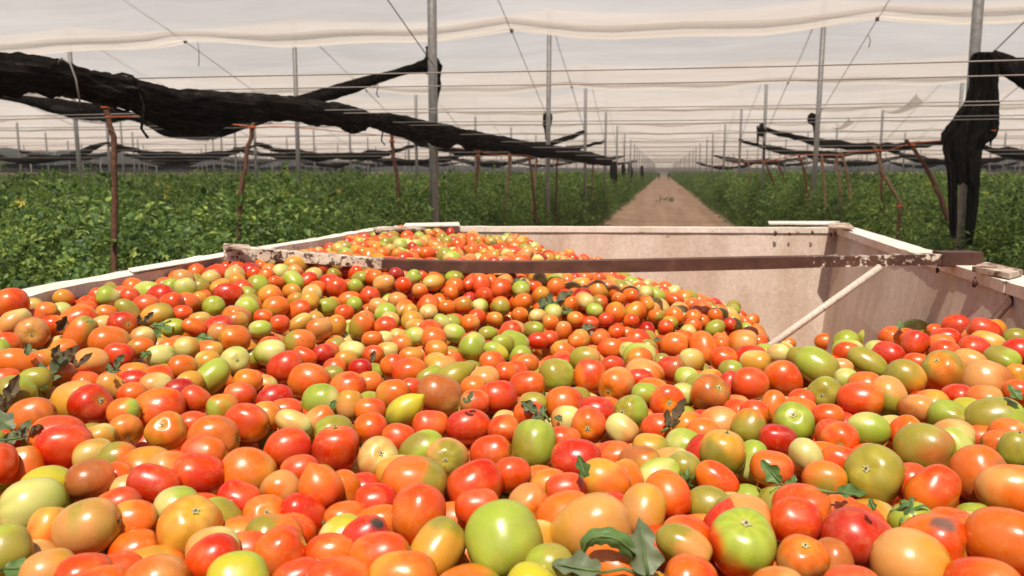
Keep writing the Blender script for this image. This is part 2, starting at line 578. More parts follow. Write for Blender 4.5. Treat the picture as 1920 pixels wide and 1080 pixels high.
# two loose flaps of cloth torn from a hem
for (px, py, d, w, h) in [(1692, 205, 22.0, 0.95, 0.42), (1580, 238, 23.0, 0.5, 0.26)]:
    vv, ff = [], []
    c = at(px, py, d)
    for i in range(9):
        for q in range(6):
            u, v = i / 8 - 0.5, q / 5
            p = c + RV * (u * w) + Vector((0, 0, (u * u * 1.2 + u * 0.55) * h * 1.4 + (0.5 - v) * h * (0.45 + 0.5 * u))) + FV * (0.22 * math.sin(v * 3.0 + u * 2))
            vv.append(p)
    for i in range(8):
        for q in range(5):
            ff.append((i * 6 + q, i * 6 + q + 1, (i + 1) * 6 + q + 1, (i + 1) * 6 + q))
    part_of(obj('torn_flap', vv, ff, M['canopy_seam']), house)
# thin dangling cords under the wire clamps
for px, py, d, dz in [(369, 68, 15.2, .55), (1629, 66, 13.2, .2)]:
    p = at(px, py, d)
    wire('dangling_cord', [p, p + Vector((0.03, 0, -dz * .5)), p + Vector((0.01, 0, -dz))], 0.008, house)

# side nets closing the house far out on both sides
def side_net(x, y0, y1, label):
    root = empty('side_net', (x, (y0 + y1) / 2, 0))
    tag(root, label, 'net wall')
    n = 60
    for nm, za, zb, mm in (('net_sheet', 0.0, 2.35, 'far_net'), ('rolled_hem', 2.35, 2.75, 'net')):
        vv, ff = [], []
        for i in range(n + 1):
            y = y0 + (y1 - y0) * i / n
            dz = 0.12 * math.sin(i * 1.9) + 0.1 * math.sin(i * 0.7)
            dx = 0.15 * math.sin(i * 2.4)
            for q in range(4):
                z = za + (zb - za) * q / 3
                vv.append((x + dx * math.sin(q * 1.5) + (0.1 * math.sin(q * 1.05) if nm == 'rolled_hem' else 0), y, max(0.0, z + (dz if z > 1 else 0))))
        for i in range(n):
            for q in range(3):
                ff.append((i * 4 + q, i * 4 + q + 1, i * 4 + 5 + q, i * 4 + 4 + q))
        part_of(obj(nm, vv, ff, M[mm]), root)
    for i in range(16):
        y = y0 + (y1 - y0) * (i + 0.5) / 16
        v, f = tube([(x + 0.35, y, 0), (x + 0.35, y, 3.1)], 0.05, 6)
        part_of(obj('net_post', v, f, M['galv']), root)

side_net(-56, 4, 150, 'dark net wall along the far side of the crop, beyond the leaning stakes')
side_net(54, 4, 150, 'dark net wall behind the crop, past the post with the black drape')

# added pale sheet standing in for the hazy light at the far end
vs, fs = [], []
for i in range(41):
    for q in range(4):
        vs.append((-40 + 2 * i, 462 + .3 * math.sin(i * 1.3 + q), q * 1.5))
for i in range(40):
    for q in range(3):
        fs.append((i * 4 + q, i * 4 + 4 + q, i * 4 + 5 + q, i * 4 + 1 + q))
o = obj('end_haze_sheet', vs, fs, M['canopy_seam'])
tag(o, 'pale sheet added as hazy light where the track ends behind the walkers', 'net wall')

# ------------------------------------------------------------------ the crop
rc = random.Random(21)
def shoot_mesh(seed, n_leaf, rad, size):
    """a spray of small folded leaflets with pointed tips"""
    r = random.Random(seed)
    vs, fs = [], []
    for _ in range(n_leaf):
        while True:
            p = Vector((r.uniform(-1, 1), r.uniform(-1, 1), r.uniform(-0.8, 1)))
            if 0.15 < p.length < 1:
                break
        out = p.normalized()
        p = p * rad
        d = (out + Vector((r.uniform(-.8, .8), r.uniform(-.8, .8), r.uniform(-.7, .25)))).normalized()
        s = d.cross(Vector((r.uniform(-.4, .4), r.uniform(-.4, .4), 1))).normalized()
        nn = s.cross(d).normalized()
        L = size * r.uniform(0.55, 1.5)
        w = L * r.uniform(0.17, 0.30)
        b = len(vs)
        droop = -nn * L * r.uniform(0.05, 0.3)
        vs += [p, p + d * L * .45 + s * w + nn * L * .1, p + d * L * .5, p + d * L * .45 - s * w + nn * L * .1, p + d * L + droop]
        fs += [(b, b + 2, b + 1), (b, b + 3, b + 2), (b + 1, b + 2, b + 4), (b + 2, b + 3, b + 4)]
    me = bpy.data.meshes.new('tomato_shoot')
    me.from_pydata([tuple(v) for v in vs], [], fs)
    me.materials.append(M['crop'])
    return me

shoots = bpy.data.collections.new('tomato_shoots')      # source sprays, drawn only through the crop's instances
for i in range(6):
    shoots.objects.link(bpy.data.objects.new('shoot_near.%03d' % i, shoot_mesh(i, 260, 0.31, 0.060)))
for i in range(4):
    shoots.objects.link(bpy.data.objects.new('shoot_wide.%03d' % i, shoot_mesh(50 + i, 260, 0.55, 0.11)))

def crop(name, label, side, edge):
    pts, scl, idx, rot = [], [], [], []
    def add(x, y, z, s, i):
        pts.append((x, y, z)); scl.append(s); idx.append(i)
        rot.append((rc.uniform(-.5, .5), rc.uniform(-.5, .5), rc.uniform(0, 6.28)))
    def top(a, y):
        return 1.31 + 0.20 * math.sin(y * 1.3 + a * 1.9) * math.sin(y * .37 + a * 2) + 0.20 * math.sin(y * 4.1 + a * 3.1) + 0.10 * math.sin(y * 9.7 + a)
    row = 0
    a = edge
    while abs(a) < 54:
        depth = abs(a - edge)
        y = max(1.0, abs(a) / 1.05 - 8.5 if side < 0 else abs(a) / 0.55 - 12)
        while y < (470 if depth < 4 else 265):
            zc = math.hypot(y, a)
            near = zc < 22
            step = 0.21 if zc < 9 else (0.30 if near else (0.55 if zc < 60 else (1.1 if zc < 200 else 1.6)))
            h = top(a, y)
            if depth > 6 and zc > 120:
                y += step * 2
                continue
            if row == 0:
                zz = 0.15 if zc > 7 else 0.7
                while zz < h:
                    add(a + rc.gauss(0, .13) + side * (h - zz) * -0.28, y + rc.uniform(-.2, .2), zz, rc.uniform(.75, 1.1) * (1 if near else .85), rc.randrange(6) if near else 6 + rc.randrange(4))
                    zz += 0.27 if near else 0.5
            add(a + rc.gauss(0, .24), y + rc.uniform(-.2, .2), h + rc.gauss(0, .07) - (0 if near else .25), rc.uniform(.75, 1.15) * (1 if near else 1.0), rc.randrange(6) if near else 6 + rc.randrange(4))
            if near and rc.random() < .6:
                add(a + rc.gauss(0, .3), y + rc.uniform(-.2, .2), h - .28 + rc.gauss(0, .1), rc.uniform(.8, 1.2), rc.randrange(6))
            y += step
        row += 1
        a += side * (0.62 if depth < 5 else (0.8 if depth < 14 else 1.5))
    me = bpy.data.meshes.new(name)
    me.from_pydata(pts, [], [])
    for nm, ty, data in (('scl', 'FLOAT', scl), ('idx', 'INT', idx)):
        at_ = me.attributes.new(nm, ty, 'POINT')
        at_.data.foreach_set('value', data)
    at_ = me.attributes.new('rot', 'FLOAT_VECTOR', 'POINT')
    at_.data.foreach_set('vector', np.array(rot, np.float32).ravel())
    me.materials.append(M['crop'])
    o = link(name, me)
    tag(o, label, 'crop', None, 'stuff')
    ng = bpy.data.node_groups.new(name, 'GeometryNodeTree')
    ng.interface.new_socket('Geometry', in_out='INPUT', socket_type='NodeSocketGeometry')
    ng.interface.new_socket('Geometry', in_out='OUTPUT', socket_type='NodeSocketGeometry')
    N, Lk = ng.nodes, ng.links
    gi, go = N.new('NodeGroupInput'), N.new('NodeGroupOutput')
    ci = N.new('GeometryNodeCollectionInfo')
    ci.inputs['Collection'].default_value = shoots
    ci.inputs['Separate Children'].default_value = True
    ci.inputs['Reset Children'].default_value = True
    ip = N.new('GeometryNodeInstanceOnPoints')
    ip.inputs['Pick Instance'].default_value = True
    def na(nm, ty):
        q = N.new('GeometryNodeInputNamedAttribute')
        q.data_type = ty
        q.inputs['Name'].default_value = nm
        return q.outputs['Attribute']
    Lk.new(gi.outputs[0], ip.inputs['Points'])
    Lk.new(ci.outputs[0], ip.inputs['Instance'])
    Lk.new(na('idx', 'INT'), ip.inputs['Instance Index'])
    Lk.new(na('scl', 'FLOAT'), ip.inputs['Scale'])
    er = N.new('FunctionNodeEulerToRotation')
    Lk.new(na('rot', 'FLOAT_VECTOR'), er.inputs[0])
    Lk.new(er.outputs[0], ip.inputs['Rotation'])
    Lk.new(ip.outputs[0], go.inputs[0])
    md = o.modifiers.new('shoots', 'NODES')
    md.node_group = ng
    print(name, len(pts))
    return o

crop('tomato_crop', 'dense green tomato plants filling the field behind the leaning brown stakes', -1, -2.98)
crop('tomato_crop', 'dense green tomato plants growing beyond the post with the black drape', 1, 3.35)

# a few flowers and fruit that show in the near rows
def blob(c, r, seed, sq=1.0):
    rr = random.Random(seed)
    bm = bmesh.new()
    bmesh.ops.create_icosphere(bm, subdivisions=2, radius=r)
    for v in bm.verts:
        v.co *= 1 + 0.05 * math.sin(v.co.x * 90 + seed)
        v.co.z *= sq
    vs = [v.co + Vector(c) for v in bm.verts]
    fs = [tuple(v.index for v in f.verts) for f in bm.faces]
    bm.free()
    return vs, fs

fv, ff_ = [], []
for i in range(150):
    side = -1 if rc.random() < 0.62 else 1
    a = (-2.95 - rc.random() ** 1.5 * 9) if side < 0 else (3.7 + rc.random() ** 1.5 * 8)
    y = rc.uniform(2.5, 18)
    z = 1.62 + rc.uniform(-.1, .2) if abs(a) > 3.8 else rc.uniform(.9, 1.75)
    b0 = len(fv)
    for p in range(5):
        an = p * 1.2566 + rc.random()
        b0 = len(fv)
        fv += [(a, y, z), (a + .028 * math.cos(an - .3), y + .012, z + .028 * math.sin(an - .3)), (a + .045 * math.cos(an), y - .01, z + .045 * math.sin(an)), (a + .028 * math.cos(an + .3), y + .012, z + .028 * math.sin(an + .3))]
        ff_.append((b0, b0 + 1, b0 + 2, b0 + 3))
o = obj('tomato_blossom', fv, ff_, M['flower'])
tag(o, 'tiny yellow blossoms dotted through the green tomato plants', 'blossom', None, 'stuff')

# ------------------------------------------------------------------ the trailer
RIM = 1.71
FLOOR = 0.75
# inner edge of the rim, seen from above: metres beside and ahead of the camera
LEFT = [(-1.27, 0.25), (-1.17, 1.25), (-1.068, 1.92), (-0.955, 2.60), (-0.745, 3.45), (-0.60, 4.06)]
RIGHT = [(0.93, 0.25), (1.10, 1.20), (1.246, 1.99), (1.33, 2.44), (1.40, 2.88), (1.608, 3.95)]
trailer = empty('trailer', W(0.2, 2.1, 0))
tag(trailer, 'open cream steel trailer bin with rusty rim, heaped with tomatoes', 'trailer')

def tp(nm, v, f, m, smooth=False, parent=None):
    o = obj(nm, v, f, M[m], None, smooth)
    if parent is None:
        return part_of(o, trailer)
    o.parent = parent
    # the bar's own mesh is in world coordinates, so its pieces need no offset
    return o

def wall(nm, line, outward, th=0.045, taper=0.12):
    """a steel wall under a rim line; it leans in a little towards the floor"""
    ov = Vector((outward[0], outward[1]))
    vs, fs = [], []
    fine = smooth_path(line, 25)
    m = len(fine)
    for i, (x, y) in enumerate(fine):
        for (d, z, k) in ((0, RIM - 0.012, 0), (0, RIM - 0.30, 0.35), (0, FLOOR, 1), (th, FLOOR, 1), (th, RIM - 0.012, 0)):
            bow = 0.012 * math.sin(i * 0.9) * (1 if 0 < k < 1 else 0)
            q = Vector((x, y)) + ov * (d - taper * k + bow)
            vs.append(W(q.x, q.y, z))
    for i in range(m - 1):
        for k in range(5):
            k2 = (k + 1) % 5
            fs.append((i * 5 + k, (i + 1) * 5 + k, (i + 1) * 5 + k2, i * 5 + k2))
    return tp(nm, vs, fs, 'wall')

def rim(nm, line, outward, w=0.07, h=0.03, mm='rim', z0=RIM - 0.012, wob=0.006, n=30, seed=1):
    ov = Vector((outward[0], outward[1]))
    rr = random.Random(seed)
    vs, fs = [], []
    for i, (x, y) in enumerate(smooth_path(line, n)):
        dz, dw = rr.gauss(0, wob * .5), rr.gauss(0, wob)
        for d, z in ((-0.008 + dw * .5, z0), (w + dw, z0), (w + dw, z0 + h + dz), (-0.008 + dw * .5, z0 + h + dz)):
            q = Vector((x, y)) + ov * d
            vs.append(W(q.x, q.y, z))
    for i in range(n - 1):
        for k in range(4):
            k2 = (k + 1) % 4
            fs.append((i * 4 + k, i * 4 + k2, (i + 1) * 4 + k2, (i + 1) * 4 + k))
    fs += [(0, 3, 2, 1), tuple((n - 1) * 4 + k for k in range(4))]
    return tp(nm, vs, fs, mm)

FAR = [LEFT[-1], RIGHT[-1]]
NEAR = [LEFT[0], RIGHT[0]]
wall('side_wall', LEFT, (-0.98, 0.2))
wall('side_wall', RIGHT, (0.98, -0.18))
wall('end_wall', FAR, (0.02, 1.0))
wall('end_wall', NEAR, (0.0, -1.0), taper=0.0)
rim('rim_flange', LEFT[:4], (-0.98, 0.2), 0.075, 0.028, 'rim', wob=.004, seed=3)
rim('rim_flange', LEFT[3:], (-0.98, 0.2), 0.06, 0.028, 'rim', wob=.003, seed=4)
rim('rim_flange', RIGHT[2:], (0.98, -0.18), 0.085, 0.030, 'rim', wob=.0015, seed=5)
rim('rim_flange', RIGHT[:3], (0.98, -0.18), 0.085, 0.030, 'rim', wob=.0015, seed=6)
rim('rim_flange', FAR, (0.02, 1.0), 0.05, 0.026, 'rim', z0=RIM - 0.010, wob=.0015, seed=7)
rim('rim_flange', NEAR, (0.0, -1.0), 0.06, 0.026, 'rim', seed=8)
tp('floor', *box_pts([W(x, y, z) for z in (FLOOR - 0.06, FLOOR) for (x, y) in ((-1.2, .25), (.9, .25), (1.5, 3.95), (-.5, 4.05))]), 'wall')
for s in (0.05, 0.72):
    a, b = W(-0.72 + s * 1.9, 0.25, 0.5), W(-.2 + s * 1.9, 4.0, 0.5)
    tp('chassis_beam', *prism(a, b, RV * 0.05, Vector((0, 0, 0.19))), 'bar_rust')
for (x, y) in ((-0.98, 1.5), (1.0, 1.3), (-0.62, 3.3), (1.32, 3.1)):
    prof = [(0.10, -.06), (.3, -.09), (.4, -.1), (.42, -.06), (.42, .06), (.4, .1), (.3, .09), (.10, .06)]
    vs, fs = [], []
    for i in range(24):
        an = i / 24 * 6.2832
        for r, d in prof:
            vs.append(W(x + d + 0.18 * r * math.cos(an), y + r * math.cos(an), 0.425 + r * math.sin(an)))
    for i in range(24):
        for k in range(7):
            fs.append((i * 8 + k, i * 8 + k + 1, ((i + 1) % 24) * 8 + k + 1, ((i + 1) % 24) * 8 + k))
    tp('wheel', vs, fs, 'tyre', True)
    tp('axle', *tube([W(x, y, .425), W(x + (0.45 if x < 0 else -.45), y, .425)], 0.11, 10), 'bar_rust')

# the sagging bar across the bin: chipped cream at both ends, bare rust between, a stub on the far end
bar_root = None
bar_top = [(418, 461), (560, 473), (720, 487), (860, 490.5), (1000, 491), (1200, 487.5), (1440, 482.5), (1560, 481), (1765, 477)]
bar_bot = [(418, 487), (560, 492), (720, 505), (860, 512), (1000, 513), (1200, 510.5), (1440, 505), (1560, 501), (1765, 497)]
def bar_depth(px):
    return 2.57 + (px - 418) / (1765 - 418) * (2.36 - 2.57)
def bar_piece(nm, p0, p1, mm, proud=0.0, depth=0.05):
    n = max(4, int(abs(p1 - p0) / 40))
    vs, fs = [], []
    for i in range(n + 1):
        px = p0 + (p1 - p0) * i / n
        yt = np.interp(px, [q[0] for q in bar_top], [q[1] for q in bar_top])
        yb = np.interp(px, [q[0] for q in bar_bot], [q[1] for q in bar_bot])
        d = bar_depth(px) - proud
        a, b = at(px, yt, d), at(px, yb, d)
        a = a + Vector((0, 0, proud)); b = b - Vector((0, 0, proud))
        a.x, a.y = b.x, b.y
        bk = FV * (depth + 2 * proud)
        vs += [b, b + bk, a + bk, a]
    for i in range(n):
        for k in range(4):
            k2 = (k + 1) % 4
            fs.append((i * 4 + k, (i + 1) * 4 + k, (i + 1) * 4 + k2, i * 4 + k2))
    fs += [(0, 1, 2, 3), tuple(n * 4 + k for k in (3, 2, 1, 0))]
    return vs, fs
bar = tp('cross_bar', *bar_piece('cross_bar', 420, 1766, 'bar'), 'bar')
bar['label'] = 'sagging rusty bar with chipped cream paint towards its ends'
def sub(nm, v, f, m, smooth=False):
    return tp(nm, v, f, m, smooth, bar)
sub('stub', *bar_piece('e', 1767, 1842, 'bar_rust', 0.006), 'bar_rust')
# slanting pipe brace, and the lug and rod nearest the camera
p0, p1 = at(1650, 501, 2.37), at(1420, 665, 2.30)
tp('pipe_brace', *tube([p0, p0.lerp(p1, .5), p1], 0.0105, 12), 'pipe', True)
p0, p1 = at(1908, 548, 2.0), at(1845, 622, 1.92)
tp('rod_brace', *tube([p0, p0.lerp(p1, .5), p1], [0.011, 0.009, 0.008], 10), 'bar_rust', True)
lug = blob(at(1905, 552, 2.02), 0.026, 4, 1.2)
tp('lug', *lug, 'bar_rust', True)
# loose plates lying on the rim's corners
def plate(nm, pts, z, th, mm):
    b = [on(x, y, z) for x, y in pts]
    return tp(nm, *box_pts(b + [q + Vector((0, 0, th)) for q in b]), mm)
plate('rim_plate', [(705, 436), (800, 431), (770, 427), (700, 431)], RIM + 0.019, 0.008, 'rusty_rim')
plate('rim_plate', [(757, 426), (862, 424), (860, 419), (760, 421)], RIM + 0.022, 0.007, 'rim')
plate('rim_plate', [(1442, 421), (1552, 422), (1575, 417), (1440, 417)], RIM + 0.021, 0.007, 'rim')
plate('rim_plate', [(1552, 427), (1602, 430), (1592, 421), (1556, 420)], RIM + 0.030, 0.008, 'rusty_rim')
plate('rim_plate', [(1822, 509), (1892, 523), (1918, 516), (1848, 500)], RIM + 0.022, 0.014, 'rusty_rim')
plate('rim_plate', [(250, 512), (418, 483), (412, 476), (240, 505)], RIM + 0.0195, 0.003, 'rim')
plate('rim_plate', [(418, 466), (470, 470), (468, 463), (420, 460)], RIM + 0.055, 0.007, 'rusty_rim')
# bolts and hooks rusting on the inner faces
for px, py, d, r in [(1453, 438, 3.93, .009), (1480, 439, 3.93, .006), (1522, 436, 3.92, .007), (1557, 440, 3.88, .007), (1565, 438, 3.8, .006),
                     (1756, 507, 2.44, .006), (1826, 531, 2.16, .008), (1828, 524, 2.2, .005), (396, 509, 2.50, .012), (406, 506, 2.5, .008)]:
    c = at(px, py, d)
    v, f = tube([c + Vector((0, 0, r * 1.4)), c + RV * .004, c - Vector((0, 0, r * 1.4))], [r * .6, r, r * .5], 8)
    tp('rusty_bolt', v, f, 'bar_rust', True)

# ------------------------------------------------------------------ black nets rolled up on the posts
def roll(label, rows, n=60, sides=16, fold=0.16, folds=4, twist=0.05, seed=0, mm='net', name='rolled_shade_net', group=None, ties=(), cat='shade net'):
    """rows: px, py, thickness in px, depth in m"""
    R_ = smooth_path(rows, n)
    path = [at(q[0], q[1], q[3]) for q in R_]
    rads = [max(0.01, q[2] / 2 / FPX * q[3]) for q in R_]
    root = empty(name, path[0])
    tag(root, label, cat, group)
    v, f = tube(path, rads, sides, fold, folds, twist, seed)
    part_of(obj('cloth', v, f, M[mm]), root)
    for u in ties:
        i = int(u * (n - 1))
        c, r = path[i], rads[i]
        t = (path[min(i + 1, n - 1)] - path[max(i - 1, 0)]).normalized()
        a = t.cross(Vector((0, 0, 1))).normalized()
        b = a.cross(t)
        ring = [c + a * math.cos(k * .5236) * r * 1.13 + b * math.sin(k * .5236) * r * 1.13 + t * .01 * math.sin(k) for k in range(13)]
        ring += [ring[-1] + Vector((0.02, 0, -0.06)), ring[-1] + Vector((0.0, 0.0, -0.16)), ring[-1] + Vector((0.03, 0, -0.2))]
        v, f = tube(ring, 0.006, 6)
        part_of(obj('tie_cord', v, f, M['net']), root)
    return root, path

def dep(px, a):
    return a * 1500 / (0.983 * (px - 1243))
main = [(-160, 120, 62), (-60, 128, 80), (0, 140, 84), (70, 138, 76), (135, 152, 66), (190, 165, 66), (250, 178, 70), (320, 196, 66), (400, 200, 62), (480, 202, 58), (550, 205, 50),
        (620, 214, 48), (670, 223, 44), (697, 226, 26), (730, 232, 42), (800, 246, 46), (850, 252, 34), (890, 262, 36), (950, 271, 30), (1010, 281, 26), (1060, 287, 24), (1105, 296, 22), (1140, 303, 18)]
root, mp = roll('thick black net roll sagging along the post row above the leaning stakes',
                [(x, y, w * .9, dep(x, -2.36)) for x, y, w in main], 260, 44, 0.11, 5, 0.012, 2, ties=(0.26, 0.60))
# its wire hook
p = at(108, 120, 3.1)
v, f = tube([p + Vector((0, 0, 0)), p + Vector((.02, .0, .022)), p + Vector((.055, 0, .0)), p + Vector((.075, 0, -.06)), p + Vector((.085, 0, -.15))], 0.004, 6)
part_of(obj('wire_hook', v, f, M['wire']), root)
# loose edges of the cloth that have slipped out of the roll
for s0, s1, mm, sd in ((10, 70, 'net', 1), (60, 120, 'sheer_net', 2), (105, 165, 'net', 3), (150, 205, 'sheer_net', 4), (195, 255, 'net', 5)):
    vs, fs = [], []
    for i in range(s0, s1):
        u = (i - s0) / (s1 - s0 - 1)
        c = mp[i]
        R0_ = np.interp(i / 259 * (len(main) - 1), range(len(main)), [q[2] * .45 / FPX * dep(q[0], -2.36) for q in main])
        ln = .6 * R0_ * (0.55 + .45 * math.sin(i * .35 + sd) + .5 * mnoise.noise(Vector((i * .4, sd, 0)))) * math.sin(math.pi * u) ** .5
        for s in range(5):
            v_ = s / 4
            vs.append(c + Vector((R0_ * (.55 - .2 * v_ + .15 * math.sin(i * .6 + s)), 0, -R0_ * .72 - max(0, ln) * v_)))
    for i in range(s1 - s0 - 1):
        for s in range(4):
            fs.append((i * 5 + s, i * 5 + s + 1, i * 5 + 6 + s, i * 5 + 5 + s))
    part_of(obj('loose_edge', vs, fs, M[mm]), root)
# the belly that hangs below the roll
rows = [(255, 205, 12), (300, 222, 55), (350, 236, 62), (400, 232, 50), (450, 215, 30), (500, 205, 10)]
R_ = smooth_path([(x, y, w, dep(x, -2.38)) for x, y, w in rows], 30)
v, f = tube([at(q[0], q[1], q[3]) for q in R_], [max(.008, q[2] / 2 / FPX * q[3]) for q in R_], 16, .08, 3, .04, 9, squash=0.5)
part_of(obj('hanging_fold', v, f, M['net']), root)
for i, rows in enumerate(([(800, 262, 6), (830, 268, 24), (860, 264, 6)], [(640, 240, 4), (660, 246, 10), (680, 243, 4)], [(865, 270, 4), (880, 276, 16), (893, 272, 5)], [(752, 252, 6), (790, 262, 20), (806, 258, 6)])):
    R_ = smooth_path([(x, y, w, dep(x, -2.38)) for x, y, w in rows], 12)
    v, f = tube([at(q[0], q[1], q[3]) for q in R_], [max(.006, q[2] / 2 / FPX * q[3]) for q in R_], 12, .2, 3, .2, 20 + i)
    part_of(obj('hanging_fold', v, f, M['net']), root)

roll('black net swag tied high on the tall post and dipping behind the thick roll',
     [(818, 122, 26, 9.2), (795, 124, 26, 9.3), (775, 128, 16, 9.4), (740, 138, 17, 9.5), (700, 150, 19, 9.6), (660, 163, 24, 9.7), (610, 178, 26, 9.8), (550, 196, 26, 9.9), (480, 218, 32, 10.0),
      (400, 240, 40, 10.1), (330, 242, 34, 10.2), (280, 226, 26, 10.3), (248, 218, 16, 10.4), (200, 213, 30, 10.4), (130, 205, 32, 10.5), (75, 193, 22, 10.6), (20, 184, 12, 10.7), (-40, 176, 14, 10.8)], 90, 16, .14, 3, .05, 5, ties=(0.05, 0.24))
SWAG_ROOT = bpy.data.objects['rolled_shade_net.001']
for rows in ([(275, 232, 226), (310, 245, 232), (350, 262, 240), (390, 265, 244), (420, 256, 238), (450, 238, 226)], [(95, 205, 198), (130, 222, 208), (170, 231, 214), (210, 232, 218), (245, 224, 216)]):
    vs, fs = [], []
    R_ = smooth_path(rows, 24)
    for i, q in enumerate(R_):
        for s in range(5):
            y = q[2] + (q[1] - q[2]) * s / 4
            vs.append(at(q[0], y - 6 * (1 - s / 4), 10.05 + .08 * math.sin(s * 1.2 + i * .5)))
    for i in range(23):
        for s in range(4):
            fs.append((i * 5 + s, i * 5 + s + 1, i * 5 + 6 + s, i * 5 + 5 + s))
    part_of(obj('sheer_fold', vs, fs, M['sheer_net']), SWAG_ROOT)
roll('black net knot hanging down the tall post beside the high swag',
     [(800, 88, 5, 9.15), (803, 98, 10, 9.12), (808, 112, 22, 9.1), (815, 125, 30, 9.1), (818, 140, 16, 9.12), (820, 165, 13, 9.14), (817, 190, 9, 9.16), (817, 220, 5, 9.18)], 30, 14, .2, 3, .1, 7)
roll('rounded black net bundle tied on the post beyond the bar',
     [(1025, 210, 8, 18.0), (1026, 216, 18, 18.0), (1026, 230, 19, 18.0), (1026, 240, 14, 18.0), (1025, 250, 7, 18.0), (1024, 262, 3, 18.0)], 20, 12, .2, 3, .1, 8)
roll('small frayed net bundle tied on a post across the track',
     [(1521, 212, 6, 17.0), (1522, 217, 16, 17.0), (1523, 226, 16, 17.0), (1527, 233, 10, 17.0), (1528, 245, 6, 17.0), (1527, 258, 3, 17.0)], 20, 12, .2, 3, .1, 9)

# the big drape on the post by the trailer's corner
def drape(parent, rows, d0, thick, seed, n=44, sides=48):
    """a hanging cloth: rows of py, px of one edge, px of the other; closed, flat and full of upright folds"""
    R_ = smooth_path(rows, n)
    vs, fs = [], []
    rr = random.Random(seed)
    ph = [rr.uniform(0, 6.28) for _ in range(6)]
    for i, (py, xl, xr) in enumerate(R_):
        c, hw = (xl + xr) / 2, (xr - xl) / 2
        for k in range(sides):
            f = 2 * math.pi * k / sides
            ed = 1 + .10 * mnoise.noise(Vector((i * .35, math.cos(f) * 2, seed))) + .05 * mnoise.noise(Vector((i * 1.1, math.cos(f) * 3, seed)))
            u = math.cos(f) * ed
            rip = .45 * math.sin(u * 8 + ph[0] + i * .06) + .45 * math.sin(u * 17 + ph[1] - i * .09) + .25 * math.sin(u * 31 + i * .2) + .3 * mnoise.noise(Vector((u * 5, i * .12, seed + 3)))
            dd = d0 - thick * math.sin(f) * (0.75 + rip * .7) * min(1, i / 4 + .25)
            jag = (6 * mnoise.noise(Vector((u * 9, seed, 1))) + 4 * math.sin(u * 15)) if i >= n - 2 else 0
            vs.append(at(c + u * hw, py + jag, dd))
    for i in range(n - 1):
        for k in range(sides):
            k2 = (k + 1) % sides
            fs.append((i * sides + k, i * sides + k2, (i + 1) * sides + k2, (i + 1) * sides + k))
    fs.append(tuple(range(sides - 1, -1, -1)))
    return part_of(obj('cloth', vs, fs, M['net_v']), parent)
root = empty('draped_shade_net', at(1820, 460, 8.0))
tag(root, 'large black net drape wrapped on the post by the trailer corner', 'shade net')
drape(root, [(97, 1836, 1862), (103, 1822, 1871), (125, 1816, 1875), (150, 1817, 1873), (178, 1813, 1873), (200, 1802, 1874), (222, 1786, 1874), (244, 1768, 1872), (256, 1764, 1862), (280, 1768, 1842), (310, 1773, 1840), (345, 1780, 1838)], 7.95, .16, 3)
drape(root, [(290, 1770, 1800), (320, 1775, 1800), (350, 1777, 1796), (390, 1778, 1795), (420, 1780, 1795), (446, 1782, 1793)], 7.9, .08, 5, 24, 24)
drape(root, [(280, 1808, 1842), (320, 1811, 1838), (350, 1813, 1837), (390, 1812, 1834), (425, 1810, 1829), (460, 1811, 1823)], 7.9, .08, 6, 24, 24)
drape(root, [(240, 1836, 1874), (256, 1840, 1868), (268, 1845, 1856)], 7.9, .05, 7, 10, 16)
roll('black net roll leading away from the draped post at the trailer corner',
     [(1855, 108, 34, 8.05), (1880, 118, 36, 8.0), (1920, 138, 46, 7.9), (1990, 165, 50, 7.8), (2080, 185, 50, 7.7)], 24, 16, .14, 3, .06, 13)

# swags between the posts of the rows further on
sw = random.Random(17)
def swag(k, a0, a1, label, z0, z1, sag, th, seed, grp):
    pts, rad = [], []
    n = 26
    root = empty('net_swag', (a0, k * BAY, z0))
    tag(root, label, 'shade net', grp)
    for i in range(n):
        u = i / (n - 1)
        pts.append(Vector((a0 + (a1 - a0) * u, k * BAY + sw.uniform(-.04, .04), z0 + (z1 - z0) * u - sag * 4 * u * (1 - u) + sw.uniform(-.03, .03))))
        rad.append(th * (0.45 + 0.75 * math.sin(math.pi * u) ** 0.6) * (1 + .25 * math.sin(u * 17 + seed)))
    v, f = tube(pts, rad, 10, .2, 3, .1, seed)
    part_of(obj('cloth', v, f, M['net_x']), root)
    return root
L_, R0 = COLS[:12][::-1], COLS[12:]
place = {3: 'third', 4: 'fourth', 5: 'fifth', 6: 'sixth', 9: 'ninth'}
for k in (3, 4, 6, 9):
    for sd, cs, lab in (('a', L_, 'net roll'), ('b', R0, 'drape')):
        m = min(len(cs) - 1, {3: 4, 4: 5, 6: 6, 9: 6}[k])
        for j in range(m):
            z0 = 3.35 if j == 0 and k in (3, 4) else 2.95 + sw.uniform(-.1, .15)
            z1 = 2.95 + sw.uniform(-.15, .2)
            lb = 'black net swag, %s span from the track, %s post row, %s side' % (('first', 'second', 'third', 'fourth', 'fifth', 'sixth')[j], place[k], lab)
            swag(k, cs[j], cs[j + 1], lb, z0, z1, 0.42 + sw.uniform(-.12, .15), 0.115 + 0.02 * (k > 4), j + k * 7, 'net swags of row %d %s' % (k, sd))
